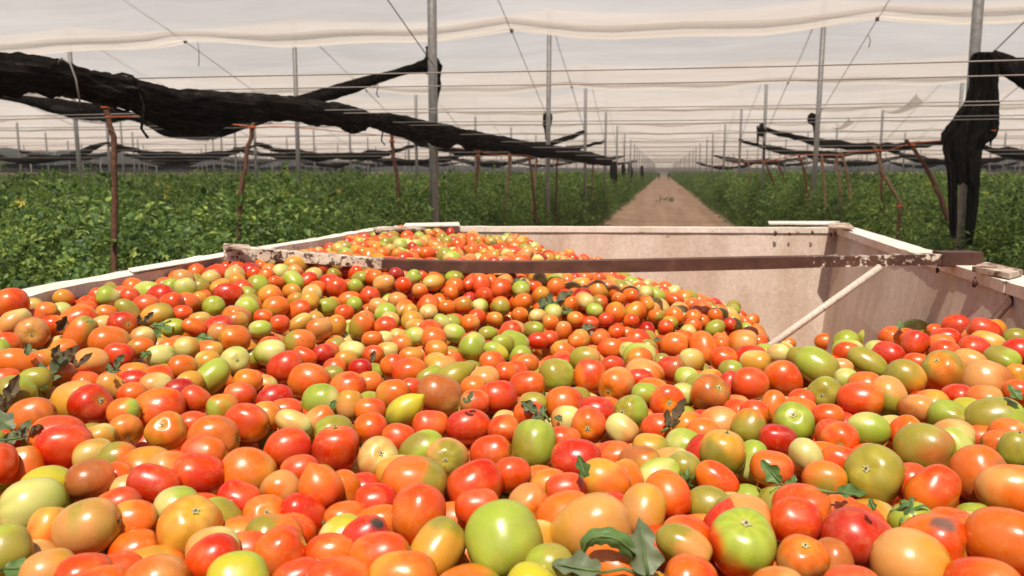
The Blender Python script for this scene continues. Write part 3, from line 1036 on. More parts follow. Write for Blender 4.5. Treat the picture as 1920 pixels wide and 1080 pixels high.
# net ends hanging by the track
for i, (px, y0, y1, w, d) in enumerate([(1150, 303, 352, 14, 44), (1181, 306, 342, 9, 62), (1168, 306, 335, 8, 53), (1203, 311, 338, 7, 88), (1420, 236, 272, 5, 25.5), (1428, 232, 256, 14, 25.5), (1432, 256, 300, 4, 25.5)]):
    roll(['broad black net end hanging straight down beside the track', 'narrow black net end hanging on the sixth post by the track', 'short black net end hanging between the broad and the narrow ones',
          'smallest black net end hanging far along the track', 'thin black tail dangling under a knot on the post across the track', 'black net knot on the post where the long swag starts', 'thread of black net under the knot on the swag post'][i],
         [(px, y0, w * .7, d), (px + 1, (y0 + y1) / 2, w, d), (px, y1, w * .6, d)], 14, 10, .2, 3, .1, 40 + i, name='hanging_net')

# ------------------------------------------------------------------ stakes and twine
def stake(label, pts, w, d, mm='wood', fork=False):
    rows = [(x, y, d) for x, y in pts]
    P = [at(x, y, q) for x, y, q in rows]
    last = P[-1]
    dirn = (P[-1] - P[-2]).normalized()
    base = last + dirn * ((last.z + 0.05) / max(0.2, -dirn.z))
    P.append(base)
    path = smooth_path([tuple(p) for p in P], 26)
    r0 = w / 2 / FPX * d
    rr = random.Random(int(pts[0][0]))
    path = [Vector(p) + Vector((rr.gauss(0, r0 * .18), rr.gauss(0, r0 * .18), 0)) for p in path]
    rads = [r0 * (0.85 + 0.4 * i / 25) * rr.uniform(.88, 1.1) for i in range(26)]
    v, f = tube(path, rads, 9, .06, 2, .2, int(pts[0][1]))
    root = empty('wooden_stake', base)
    tag(root, label, 'stake', 'wooden stakes along the crop rows')
    part_of(obj('pole', v, f, M[mm]), root)
    t = path[3]
    ring = [t + Vector((math.cos(k * .7) * r0 * 1.25, math.sin(k * .7) * r0 * 1.25, k * r0 * .05)) for k in range(20)]
    v, f = tube(ring, max(0.004, r0 * .22), 5)
    part_of(obj('twine_wrap', v, f, M['twine']), root)
    return root
STK = [
    ('thick brown stake with a kinked top below the sagging black net roll', [(196, 184), (201, 212), (206, 238), (213, 262), (214, 340), (214, 455)], 10.5, 4.4, 'wood'),
    ('slanting brown stake tied with orange twine under the net roll', [(479, 229), (470, 255), (460, 310), (451, 370), (447, 455)], 9.0, 5.8, 'wood'),
    ('slim brown stake just before the tallest steel post', [(734, 250), (737, 290), (745, 335), (747, 400)], 7.5, 9.0, 'wood'),
    ('straight brown stake just past the tallest steel post', [(898, 281), (894, 330), (889, 400)], 6.5, 12.8, 'wood'),
    ('pale stake past the tallest steel post, near the bundle post', [(956, 288), (953, 330), (948, 390)], 6.0, 13.5, 'pale_wood'),
    ('short leaning stake before the post with the round bundle', [(990, 290), (996, 320), (1001, 370)], 4.5, 15.5, 'wood'),
    ('short upright stake before the post with the round bundle', [(1007, 292), (1003, 330), (999, 370)], 4.5, 16.5, 'pale_wood'),
    ('thin stake between the bundle post and the next post', [(1045, 295), (1044, 330), (1043, 370)], 4.0, 19.0, 'wood'),
    ('faint thin stake close behind the third post', [(1112, 300), (1111, 330), (1110, 360)], 3.5, 28.0, 'pale_wood'),
    ('long bent stake leaning towards the black drape', [(1699, 263), (1718, 285), (1738, 318), (1752, 345), (1770, 390)], 8.0, 9.5, 'wood'),
    ('forked bent stake leaning across the upright one by the twine', [(1638, 272), (1648, 300), (1658, 330), (1676, 360)], 6.5, 11.0, 'pale_wood'),
    ('upright stake crossed by the bent one in front of the crop', [(1650, 270), (1652, 320), (1655, 390)], 5.5, 11.2, 'wood'),
    ('knotted upright stake low in the crop beneath the bent ones', [(1684, 380), (1686, 410), (1684, 450)], 7.0, 9.0, 'wood'),
    ('slim leaning stake with its head at the orange twine knot', [(1576, 285), (1586, 315), (1592, 350)], 5.0, 13.5, 'pale_wood'),
    ('pale upright stake between the slim one and the steel post', [(1568, 292), (1573, 330), (1576, 365)], 5.0, 14.0, 'pale_wood'),
    ('pale upright stake close behind the steel post across the track', [(1540, 290), (1544, 330), (1548, 380)], 5.0, 15.0, 'pale_wood'),
    ('leaning brown stake in front of the steel post across the track', [(1498, 292), (1505, 310), (1511, 335), (1514, 370)], 5.0, 17.0, 'wood'),
    ('first of two thin stakes leaning under the long swag', [(1434, 298), (1440, 318), (1448, 336)], 3.8, 24.0, 'wood'),
    ('second of two thin stakes leaning under the long swag', [(1456, 298), (1461, 312), (1466, 326)], 3.5, 25.0, 'wood'),
    ('thin stake by the track at the foot of the knotted post', [(1403, 304), (1405, 322), (1404, 345)], 3.2, 30.0, 'pale_wood'),
]
for s in STK:
    stake(*s)

def twine(label, rows, r):
    pts = [at(x, y, d) for x, y, d in rows]
    path = [Vector(p) for p in smooth_path([tuple(p) for p in pts], 24)]
    v, f = tube(path, r, 5)
    o = obj('twine', v, f, M['twine'])
    tag(o, label, 'twine', 'orange twines strung between the stakes')
twine('orange twine running from the kinked thick stake', [(198, 219, 4.0), (245, 218, 4.5), (290, 215, 5.0), (380, 226, 5.05), (474, 238, 5.1)], 0.0035)
twine('orange twine running from the slanting stake to the slim one', [(474, 239, 5.1), (540, 238, 5.6), (620, 245, 6.4), (735, 256, 7.6)], 0.0035)
twine('orange twine past the tallest post to the straight stake', [(735, 257, 7.6), (800, 268, 8.6), (850, 277, 9.8), (897, 284, 11.0)], 0.0045)
twine('orange twine leading on to the bundle post', [(897, 284, 11.0), (930, 290, 12.3), (990, 292, 15.5), (1045, 297, 19), (1120, 303, 29)], 0.007)
twine('orange twine from the long bent stake to the black drape', [(1660, 284, 10.8), (1705, 270, 9.5), (1735, 266, 9.0), (1772, 262, 8.5), (1830, 246, 8.0), (1868, 245, 7.8)], 0.006)
twine('orange twine from the slim leaning stake to the crossed ones', [(1500, 290, 17), (1545, 291, 15), (1578, 291, 13.5), (1600, 285, 12.6), (1652, 283, 11.2)], 0.007)
twine('orange twine along the rows beside the track', [(1330, 312, 55), (1380, 306, 36), (1405, 304, 30), (1435, 302, 24.5), (1498, 291, 17)], 0.012)

# ------------------------------------------------------------------ two people far down the track
def person(label, x, y, turn, seed):
    me = bpy.data.meshes.new('person')
    J = {'pel': (0, 0, .95), 'ch': (0, .02, 1.32), 'nk': (0, .03, 1.48), 'hd': (0, .05, 1.60), 'tp': (0, .05, 1.72),
         'sl': (-.19, .02, 1.42), 'el': (-.25, .0, 1.15), 'wl': (-.24, .08, .90), 'hl': (-.23, .12, .80), 'sr': (.19, .02, 1.42), 'er': (.25, -.02, 1.15), 'wr': (.25, .05, .90), 'hr': (.24, .08, .80),
         'pl': (-.10, 0, .90), 'kl': (-.12, .08, .50), 'al': (-.12, -.04, .09), 'fl': (-.12, .1, .04), 'pr': (.10, 0, .90), 'kr': (.12, .0, .50), 'ar': (.12, -.14, .10), 'fr': (.12, .0, .04)}
    E_ = ['pel ch', 'ch nk', 'nk hd', 'hd tp', 'ch sl', 'sl el', 'el wl', 'wl hl', 'ch sr', 'sr er', 'er wr', 'wr hr', 'pel pl', 'pl kl', 'kl al', 'al fl', 'pel pr', 'pr kr', 'kr ar', 'ar fr']
    rad = dict(pel=.15, ch=.16, nk=.06, hd=.10, tp=.08, sl=.075, el=.052, wl=.04, hl=.04, sr=.075, er=.052, wr=.04, hr=.04, pl=.10, kl=.07, al=.05, fl=.045, pr=.10, kr=.07, ar=.05, fr=.045)
    ks = list(J)
    me.from_pydata([J[k] for k in ks], [tuple(ks.index(q) for q in e.split()) for e in E_], [])
    me.materials.append(M['cloth'])
    o = link('person', me)
    md = o.modifiers.new('skin', 'SKIN')
    for k, sv in zip(ks, me.skin_vertices[0].data):
        sv.radius = (rad[k], rad[k])
    me.skin_vertices[0].data[0].use_root = True
    o.modifiers.new('sub', 'SUBSURF').levels = 1
    o.location = (x, y, 0)
    o.rotation_euler = (0, 0, turn)
    tag(o, label, 'person')
person('tiny distant walker in dark clothes beside the crop under the sagging net roll', -0.95, 205, 2.9, 1)
person('tiny distant walker in dark clothes nearer the middle of the track', 1.35, 200, 3.3, 2)

# tuft of weeds in the middle of the track
vs, fs = [], []
rw = random.Random(8)
for c, n in (((0.32, 58), 34),):
    for i in range(n):
        x, y = c[0] + rw.gauss(0, .28), c[1] + rw.gauss(0, 2.2)
        h = rw.uniform(.08, .30)
        an = rw.uniform(0, 3.14)
        b0 = len(vs)
        dx, dy = math.cos(an) * .06, math.sin(an) * .06
        vs += [(x - dx, y - dy, -.02), (x + dx, y + dy, -.02), (x + rw.gauss(0, .12), y + rw.gauss(0, .12), h)]
        fs.append((b0, b0 + 1, b0 + 2))
o = obj('weeds', vs, fs, M['crop'])
tag(o, 'low green weeds growing in the middle of the track', 'weeds', None, 'stuff')

# ------------------------------------------------------------------ the tomatoes
TOM = """
@0 810
490 105 400 330 0 RS
0 235 310 250 80 SR
190 240 270 230 90 OT
370 380 420 250 -5 YG
258 565 480 425 0 G
675 355 335 310 0 BO
860 335 240 230 0 SO
880 520 230 180 20 S
985 360 110 90 0 P
1160 400 400 290 -25 RS
1490 325 390 330 -15 SR
1530 130 345 200 -8 S
1110 210 370 210 0 OA
1270 235 260 190 0 TO
885 180 240 200 0 VO
700 140 190 160 0 A
1865 270 430 300 -10 OA
1790 490 300 270 -30 RS
1600 940 400 330 10 SR
1600 850 380 260 0 T
1430 710 490 480 0 OA s 1475 585
1330 560 330 300 0 PG
1660 610 250 200 -40 V
1530 530 200 150 0 S
1800 720 230 170 0 O
1020 625 345 245 0 AO
655 712 475 420 0 TV
370 745 350 250 80 OA
40 900 420 400 0 GV
270 890 150 140 0 T
365 1000 280 230 0 TA
640 1050 420 310 10 SO
880 1000 230 190 0 SO
1020 845 360 240 20 SO
1170 960 440 230 -8 AO
1165 1130 510 420 0 OT
740 1110 320 200 0 S
1790 1060 470 330 0 YG
1840 850 220 200 0 S
@480 810
245 130 350 310 0 SR
600 130 350 345 90 RS
185 410 270 230 0 TO s 90 470
475 420 370 345 110 OS n
330 245 240 150 0 S
670 420 250 190 -70 OT
790 365 200 120 0 R
60 600 290 230 0 TO s 80 580
920 205 330 310 0 TP s 940 160
1190 312 500 290 -12 OV
1050 240 220 120 0 A
1430 195 330 310 0 TV s 1420 205
1250 95 380 190 20 VG
1760 135 320 220 0 S
1650 395 430 370 30 SR
1920 310 260 250 0 S
1660 530 320 220 0 SO
1215 610 440 420 80 OS
1850 815 590 570 -70 GV
1370 880 500 380 60 AV
1100 1045 520 300 -10 AO
930 895 480 300 10 OS
820 735 340 210 20 RC d 890 690
920 640 220 180 0 O
650 700 340 150 20 PY
680 600 240 150 0 S
900 505 280 240 0 R
360 630 390 290 -30 RS
280 700 230 170 0 S
130 720 440 210 -5 VO
175 890 420 350 20 OS
560 880 310 220 0 SO
320 1070 360 220 10 S
620 1100 490 330 0 SO
@960 810
165 100 390 350 80 VG
480 175 400 260 0 R
390 20 160 130 0 S
125 530 280 260 0 TO s 190 580
210 320 180 140 0 O
290 380 300 210 20 O
405 415 280 220 0 S
690 340 400 270 -20 AO
850 310 200 180 -60 O
960 225 330 270 0 BA
770 150 230 170 0 S
1040 85 250 160 0 AV
1290 80 300 210 0 G
1200 180 190 130 0 T
1290 225 220 140 0 PV c 1300 260
1410 120 200 150 60 R
1580 160 350 340 80 VA
1800 190 230 160 80 G
1100 310 320 170 30 PG
1170 480 400 350 -60 OS
1540 355 340 220 -30 OS
1475 500 280 190 0 VA
985 595 430 355 80 TA
595 715 620 490 190 AT n
400 640 450 400 20 OS
750 500 180 90 0 R
280 940 200 180 0 V
150 1090 300 200 0 Y
765 1010 470 340 -30 OS
195 790 200 160 80 A
1290 845 400 240 -22 VT
1305 730 290 200 0 OS
1120 760 140 110 0 R
1345 1065 420 270 -5 S
1565 710 380 270 75 RC n
1420 670 150 120 0 O
1720 600 430 270 0 VT
1725 850 520 490 85 SG s 1750 680
@1440 810
30 270 320 260 0 OS
70 55 285 230 0 C
290 185 300 240 -60 PT
540 60 330 220 0 OS s 545 95
540 175 220 140 0 S
420 150 200 150 0 O
430 310 330 190 0 OV
800 318 445 440 0 OV s 735 280
1170 120 425 360 -10 VB
1410 110 320 240 -50 G
1240 440 430 350 60 OS
1070 340 210 200 0 S
1600 330 460 400 -55 OB
1815 432 460 375 0 TO
1850 120 260 220 80 GV
1740 70 200 170 0 S
250 570 430 370 0 S
210 655 390 330 10 SR
540 565 230 180 0 S
700 600 170 110 0 S
682 793 545 455 0 RS
1070 630 355 230 0 PG c 1050 560
1240 825 520 420 0 OS d 1300 690
1070 920 560 370 -15 TA
260 955 390 330 0 TO sl 275 850
470 920 200 170 80 B
1775 815 545 480 0 OS
1370 650 200 150 0 S
1470 720 210 200 0 S
1540 650 150 90 0 T
1610 1090 560 310 0 SO
630 1105 430 220 0 S
80 1095 280 170 0 OT
@0 560
80 15 250 190 -10 S
115 170 250 180 40 T
240 258 240 238 0 BT s 235 270
255 125 130 100 0 S
245 50 120 115 0 A
350 75 120 100 0 O
460 75 130 90 0 G
395 165 140 85 0 S
585 135 300 160 20 OS
645 55 140 75 0 S
605 265 300 215 55 OV
800 95 160 110 0 O
770 175 150 105 0 T
960 95 230 150 -50 VT
922 192 210 200 0 R s 960 190
820 300 300 190 -20 OA
890 420 230 190 -15 R
690 470 250 220 0 T
480 382 200 170 0 O
340 460 210 160 0 OA
50 345 210 180 0 S
0 400 180 110 90 G
150 490 340 160 -25 OT
450 525 220 110 0 O
265 590 170 140 0 V
110 665 320 185 -10 VG
40 575 210 110 0 SO
1095 35 200 140 0 S
1180 98 250 125 10 AV
1365 97 150 95 0 S
1300 182 180 75 0 Y
1500 137 170 85 0 A
1605 60 190 150 0 V s 1605 45
1635 175 235 105 15 R
1780 148 150 105 0 BA
1460 210 185 105 -25 OS
1760 292 230 200 0 O
1650 250 180 140 0 TB
1070 255 120 85 0 T
1055 342 180 100 0 VO
1202 420 215 170 0 PG
1280 360 150 120 0 OT
1395 352 190 140 0 A
1580 362 180 95 0 OA
1558 445 180 115 0 A
1372 505 220 175 0 O
1180 560 250 125 0 OS
1000 518 165 85 0 O
990 595 195 115 0 R
1762 468 240 205 0 G s 1780 460
1585 592 345 200 40 VG
850 665 250 170 -45 TA
1170 630 240 150 0 T
990 685 130 120 0 SO
1345 648 110 90 0 C
1470 752 225 190 -40 SO
1197 795 390 275 -10 OS
676 800 320 292 0 R s 760 770
565 735 330 245 0 AT
650 595 180 100 0 S
248 865 355 250 10 OB
930 845 230 210 0 OG
940 982 275 230 0 OA s 960 1045
1250 992 340 245 0 AO sl 1210 940
440 975 400 195 0 S
1670 805 240 195 0 GO
1800 715 240 175 0 S
1440 915 160 140 0 SO
1605 995 380 230 -5 OB
1850 935 345 300 -20 SO
745 1015 155 150 0 A
1860 600 220 160 0 O
1420 595 150 100 20 A
@480 560
30 212 125 100 0 G
315 90 200 150 25 S
180 170 150 105 0 S
55 125 120 100 0 S
150 40 200 115 0 AO
540 55 170 130 0 V
662 92 150 105 0 S
475 222 200 155 0 OT
605 207 180 150 80 AO
335 185 200 115 30 A
790 210 215 180 65 VO
972 197 180 130 0 S
330 308 245 160 -10 VO
108 382 240 160 0 GP
508 408 155 128 0 C
222 490 280 200 0 R
365 432 205 115 -30 S
402 600 320 235 -20 OS
735 375 195 115 -20 PV
875 300 150 120 0 OS
965 285 125 90 0 P
1095 332 168 132 0 O
1195 262 160 100 0 G
1335 290 195 150 0 OT
1355 368 180 122 0 O
1485 240 175 110 -20 G
1628 358 225 210 70 G
1800 400 205 120 -30 GY
1768 462 200 135 0 S
1295 108 160 122 0 P s 1295 75
1435 48 140 82 0 O
1605 170 150 110 0 OT
1790 148 120 100 0 O
880 418 160 150 0 SO
985 375 130 105 0 A
675 440 172 110 0 OA
590 492 182 95 0 S
780 503 162 118 0 C
1020 480 185 130 20 OS
1150 515 262 172 -8 SO
1165 412 190 105 0 O
1400 482 240 115 0 AT
1350 445 140 82 0 A
1495 578 310 185 28 VA n
1300 572 190 115 30 V
1378 720 355 300 -30 BT
690 632 275 180 -20 OS
850 622 182 155 0 O
570 540 140 82 0 V
497 732 292 188 0 GP
145 715 282 145 10 C
222 808 200 125 0 S
705 800 235 205 80 TA
1030 712 262 212 0 O
1165 650 172 112 0 S
858 815 232 152 0 OS
1118 842 335 235 38 YV n
857 962 262 216 0 S
460 892 205 150 30 TO
585 955 292 172 0 V
280 930 290 180 -30 P
80 860 185 180 0 AO
1312 918 272 172 0 S
1068 1008 242 160 0 S
1595 945 345 255 0 R
1815 745 292 262 0 R
1645 770 205 182 0 TS
1715 592 232 172 0 TO
1630 635 122 110 0 O
1875 540 152 132 0 S
1855 955 202 172 0 SO
1850 322 182 112 0 V
1740 252 142 92 0 V
@960 560
60 120 132 112 0 O
195 122 112 92 0 P
158 218 172 105 0 V
195 290 132 72 0 R
280 282 102 92 0 S
290 170 112 105 0 O
386 238 145 128 85 OT
475 150 122 112 0 O
588 172 102 88 0 S
705 160 122 112 0 R
620 82 132 102 0 G
895 160 112 96 0 S
785 250 122 112 0 OS
1080 122 116 96 0 OV
1155 210 112 110 0 S
660 287 122 92 0 O
490 300 112 82 0 O
742 372 212 152 0 S l
960 388 252 125 0 G
955 422 202 115 0 O
550 425 242 145 0 VT
588 575 275 242 80 OS
335 575 272 262 0 VG
115 632 275 195 0 S
30 520 152 112 0 S
110 480 152 132 0 O
755 485 162 115 0 R
992 530 302 170 -20 TO
1200 525 212 196 0 RB
958 580 172 122 0 R
785 645 292 235 0 TO s 715 690
1215 340 216 168 0 O
1432 375 275 225 -75 OS
1345 468 196 194 0 A
1730 305 232 152 0 OT
1592 455 212 192 0 SO
1795 405 245 115 5 R
1825 462 232 165 0 PA
1640 515 132 112 0 V
1305 570 132 122 0 G
1490 572 182 95 0 AO
1400 600 152 82 0 V
1630 630 172 125 80 R
1482 720 302 262 0 OB s 1555 665
1790 640 275 242 0 SO
1050 660 262 152 0 O
1000 705 162 142 0 GO
1165 772 292 225 0 OS s 1190 780
1285 705 162 155 0 G
885 852 276 245 0 GV s 822 850
635 805 292 155 0 R
392 748 302 182 -10 OS
160 762 182 115 0 TV
130 825 152 115 0 S
575 945 292 252 0 SO s 565 972
825 975 252 215 -40 P
410 872 172 135 0 TP
1095 940 262 155 0 S
1540 890 335 175 15 OT
1430 965 202 132 0 O
1325 895 152 95 0 O
1775 955 275 252 80 VO
1820 822 225 132 0 SO
@1440 560
30 262 85 65 0 A
432 315 162 112 0 OA
250 342 152 76 0 S
75 402 172 132 0 P
230 425 172 135 0 V
365 505 352 265 -30 V
592 395 202 145 0 SO
600 352 235 105 0 G
745 302 182 122 0 Y s 770 300
810 358 172 92 0 G
900 412 238 182 -20 R
742 482 312 182 -28 V
1105 225 196 150 0 V
1030 275 172 112 0 S
1105 342 212 190 70 SR
1408 212 210 202 0 R
1622 220 235 150 -15 R
1330 275 222 115 0 R
1300 318 202 115 0 OT
1330 362 222 105 0 S
1645 308 252 132 -20 A
1548 350 232 145 0 R
1865 272 185 105 0 V
1870 372 225 155 0 R
1750 445 262 175 -20 V l
1110 460 152 105 0 S
1245 220 115 65 0 S
1312 547 322 312 0 OV s 1262 465
1510 452 262 145 -15 TA
1648 575 355 225 -10 TB l
1875 562 165 125 0 O s 1900 565
1870 662 175 115 0 S
1030 572 302 225 -20 VA
590 585 135 130 0 G
545 490 125 85 0 T
428 707 278 248 0 GV s 405 722
118 600 295 268 -55 S
725 605 255 125 0 O
690 755 335 272 0 SO
910 728 305 255 -65 TV
1112 805 266 192 0 BT
1220 735 275 115 0 OA
1415 700 175 135 0 R
1620 710 262 125 0 OT
1355 862 302 195 -15 GV
1700 852 420 225 10 VG
1497 802 155 115 0 Y
195 938 348 278 0 VG s 185 870
230 805 272 135 -15 OS
445 875 235 182 0 S
750 965 318 235 0 G l
1020 985 250 205 55 SO
485 965 235 120 0 SO
1390 990 315 185 0 T
1600 1010 160 115 0 SO
1800 985 275 190 0 OT
250 730 95 92 0 S
35 770 132 92 80 O
120 772 105 75 0 T
"""
def srgb(r, g, b):
    f = lambda c: (c / 255 / 12.92) if c <= 10 else ((c / 255 + .055) / 1.055) ** 2.4
    return np.array([f(r), f(g), f(b)])
SKIN = {'R': srgb(196, 42, 4), 'S': srgb(213, 70, 8), 'O': srgb(217, 104, 20), 'T': srgb(206, 142, 72), 'B': srgb(176, 96, 36), 'A': srgb(200, 142, 42),
        'V': srgb(150, 138, 42), 'G': srgb(156, 172, 54), 'P': srgb(204, 196, 116), 'C': srgb(176, 26, 8), 'Y': srgb(188, 176, 42)}
CNAME = {'R': 'red', 'S': 'scarlet', 'O': 'orange', 'T': 'peach', 'B': 'russet', 'A': 'amber', 'V': 'olive', 'G': 'lime green', 'P': 'pale green', 'C': 'crimson', 'Y': 'yellow-green'}
# control points of the heap's surface: beside, ahead, height relative to the camera
HEAP = np.array([(-1.05, 1.3, -.31), (-.98, 1.9, -.30), (-.85, 2.3, -.305), (-.75, 2.6, -.30), (-.75, 1.7, -.335), (-.5, 3.2, -.30), (-.45, 3.9, -.30), (0, .6, -.36), (-.5, .6, -.36), (.5, .6, -.36), (0, 1.0, -.37),
    (.5, 1.0, -.37), (-.5, 1.1, -.36), (.7, 1.3, -.36), (-.3, 1.6, -.40), (.2, 1.5, -.39), (.6, 1.6, -.385), (.95, 1.7, -.365), (1.2, 1.8, -.36), (-.4, 2.15, -.40), (0, 2.15, -.43), (.4, 2.15, -.47), (0, 2.45, -.335), (-.3, 2.45, -.32), (.3, 2.5, -.375), (.5, 2.55, -.44), (0, 2.65, -.33), (-.3, 2.65, -.315), (.3, 2.7, -.37),
    (.8, 2.25, -.62), (1.2, 2.3, -.64), (-.2, 2.8, -.345), (.2, 2.9, -.385), (.5, 3.0, -.425), (.6, 3.0, -.465), (.78, 3.05, -.525), (.93, 2.85, -.60), (1.2, 3.0, -.92), (1.3, 3.6, -1.05), (0, 3.3, -.345), (.3, 3.75, -.41),
    (.65, 3.8, -.55), (.95, 3.8, -.74), (1.2, 2.6, -.85), (-.1, 3.8, -.325), (0, .3, -.36), (-1.1, .4, -.36), (.9, .4, -.36), (-.6, 3.55, -.30)])
def heap_z(x, y):
    d2 = (HEAP[:, 0] - x) ** 2 + (HEAP[:, 1] - y) ** 2 + 0.012
    w = d2 ** -1.7
    return float((w * HEAP[:, 2]).sum() / w.sum())
def heap_hit(r):
    lo, hi = 0.3, 6.0
    s = 0.4
    while s < 6.0:
        p = r * s
        if p[2] < heap_z(p[0], p[1]):
            break
        s *= 1.03
    lo, hi = s / 1.03, s
    for _ in range(14):
        m = (lo + hi) / 2
        p = r * m
        if p[2] < heap_z(p[0], p[1]):
            hi = m
        else:
            lo = m
    return hi

UPV = np.array([0, 0, 1.0])
T = []
x0 = y0 = 0.0
trnd = random.Random(77)
for ln in TOM.strip().splitlines():
    w = ln.split()
    if w[0][0] == '@':
        x0, y0 = float(w[0][1:]), float(w[1])
        continue
    X, Y, a, b, ang = map(float, w[:5])
    fl = w[6] if len(w) > 6 else ''
    e = dict(px=x0 + X / 4, py=y0 + Y / 4, a=a / 4, b=b / 4, ang=math.radians(ang), col=w[5], fl=fl)
    if len(w) > 8:
        e['off'] = ((float(w[7]) - X) / (a / 2), -(float(w[8]) - Y) / (b / 2))
    T.append(e)
for e in T:
    # fruit seen only in part: carry its outline on behind the fruit in front of it
    e['front'] = e['py'] + e['b'] * .5
    if abs(math.sin(e['ang'])) < .35 and e['a'] > 1.15 * e['b'] and e['fl'][:1] != 's':
        nb = max(e['b'], e['a'] / trnd.uniform(1.04, 1.26))
        e['py'] += (nb - e['b']) * .5
        e['b'] = nb
    elif e['a'] > 1.5 * e['b']:
        e['b'] = e['a'] / 1.5
    want = .047 * FPX / heap_hit(ray(e['px'], e['py']))
    m = math.sqrt(e['a'] * e['b'])
    if m < want:
        e['py'] += e['b'] * (want / m - 1) * .45
        e['a'] *= want / m
        e['b'] *= want / m
    r = ray(e['px'], e['py'])
    e['r'] = r
    e['d'] = heap_hit(r)
    view = -r / np.linalg.norm(r)                       # from the fruit to the camera
    right = np.cross(UPV, view); right /= np.linalg.norm(right)
    up = np.cross(view, right)
    if 'off' in e and e['fl'][0] in 'sc':
        ox, oy = e['off']
        q = min(0.93, math.hypot(ox, oy)); s = q / max(1e-6, math.hypot(ox, oy))
        ax = right * ox * s + up * oy * s + view * math.sqrt(1 - q * q)
        m = (e['a'] + e['b']) / 4
        e['rad'], e['axl'] = m, m * trnd.uniform(.92, 1.05)
        if e['a'] > 1.25 * e['b']:
            e['axl'] = m * .9
    else:
        tilt = trnd.uniform(-.35, .35)
        ax = (right * math.cos(e['ang']) + up * math.sin(e['ang'])) * math.cos(tilt) + view * math.sin(tilt)
        if 'n' not in e['fl'] and trnd.random() < .5:
            ax = ax - 2 * view * ax.dot(view)
        if len(e['col']) == 1 and 'n' not in e['fl'] and trnd.random() < .5:
            ax = -ax
        e['rad'], e['axl'] = e['b'] / 2, e['a'] / 2
    ax /= np.linalg.norm(ax)
    e['ax'] = ax
    e['off3'] = None
    if 'off' in e and e['fl'][0] == 'd':
        ox, oy = e['off']
        q = min(0.9, math.hypot(ox, oy)); s = q / max(1e-6, math.hypot(ox, oy))
        e['off3'] = right * ox * s + up * oy * s + view * math.sqrt(1 - q * q)

def reach(e, n):
    """radius of fruit e along direction n, in frame pixels"""
    c = np.dot(n, e['ax'])
    return 1.0 / math.sqrt(c * c / e['axl'] ** 2 + (1 - c * c) / e['rad'] ** 2)
# settle the depths: fruit whose outlines overlap must sit in front of one another, not inside
for it in range(60):
    moved = 0
    for i in range(len(T)):
        A = T[i]
        for j in range(i + 1, len(T)):
            B = T[j]
            lim = (max(A['a'], A['b']) + max(B['a'], B['b'])) / 2
            if abs(A['px'] - B['px']) > lim or abs(A['py'] - B['py']) > lim:
                continue
            pa, pb = A['r'] * A['d'], B['r'] * B['d']
            dv = pb - pa
            L = np.linalg.norm(dv)
            if L < 1e-6:
                L = 1e-6
            n = dv / L
            need = 0.90 * (reach(A, n) * A['d'] + reach(B, n) * B['d']) / FPX
            if L < need:
                fa, fb = A['front'], B['front']
                st = (need - L) * 0.35
                if fa > fb:
                    A['d'] -= st * .45; B['d'] += st * .55
                else:
                    B['d'] -= st * .45; A['d'] += st * .55
                moved += 1
    if not moved:
        break
print('depth settle', it, moved)
# no fruit may stand through or beyond a wall of the bin
for e in T:
    for _ in range(40):
        p = e['r'] * e['d']
        m = .9 * max(e['rad'], e['axl']) * e['d'] / FPX
        lx = np.interp(p[1], [q[1] for q in LEFT], [q[0] for q in LEFT])
        rx = np.interp(p[1], [q[1] for q in RIGHT], [q[0] for q in RIGHT])
        if lx + m < p[0] < rx - m:
            break
        e['d'] *= .975

def tomato_verts(nu, nv, seed, lob=0.0, nip=0.0, egg=0.0, pw=2.25, dimple=.10):
    """unit fruit, axis +z to the stem: verts (n,3) and t (height -1..1), with pole caps"""
    rr = random.Random(seed)
    nl = rr.choice((3, 4, 5))
    ph = rr.uniform(0, 6.28)
    k1, k2 = rr.uniform(0, 6.28), rr.uniform(0, 6.28)
    dents = [(Vector((rr.gauss(0, 1), rr.gauss(0, 1), rr.gauss(0, .7))).normalized(), rr.uniform(.03, .10), rr.uniform(.15, .45)) for _ in range(rr.choice((1, 2, 3)))]
    vs = []
    for j in range(nv + 1):
        th = math.pi * j / nv
        t = math.cos(th)
        r = abs(math.sin(th)) ** (2 / pw)
        z = math.copysign(abs(t) ** (2 / pw), t)
        r *= 1 + egg * z
        if z > 0:
            z -= dimple * math.exp(-(r / .30) ** 2)
        else:
            z -= nip * math.exp(-(r / .22) ** 2)
        m = nu if 0 < j < nv else 1
        for i in range(m):
            f = 2 * math.pi * i / nu
            lo = 1 + lob * math.cos(nl * f + ph) * (0.35 + 0.65 * max(0, z)) + 0.03 * math.sin(2 * f + k1) + 0.025 * math.sin(f + k2 + z * 2)
            dv = Vector((r * lo * math.cos(f), r * lo * math.sin(f), z))
            for dn, am, wd in dents:
                dv *= 1 - am * math.exp(-(dv.normalized() - dn).length_squared / wd)
            vs.append(tuple(dv))
    return np.array(vs)

def sphere_faces(nu, nv):
    fs = [(0, 1 + i, 1 + (i + 1) % nu) for i in range(nu)]
    for j in range(nv - 2):
        for i in range(nu):
            a, b = 1 + j * nu + i, 1 + j * nu + (i + 1) % nu
            fs.append((a, a + nu, b + nu, b))
    last = 1 + (nv - 1) * nu
    base = 1 + (nv - 2) * nu
    fs += [(base + i, last, base + (i + 1) % nu) for i in range(nu)]
    return fs

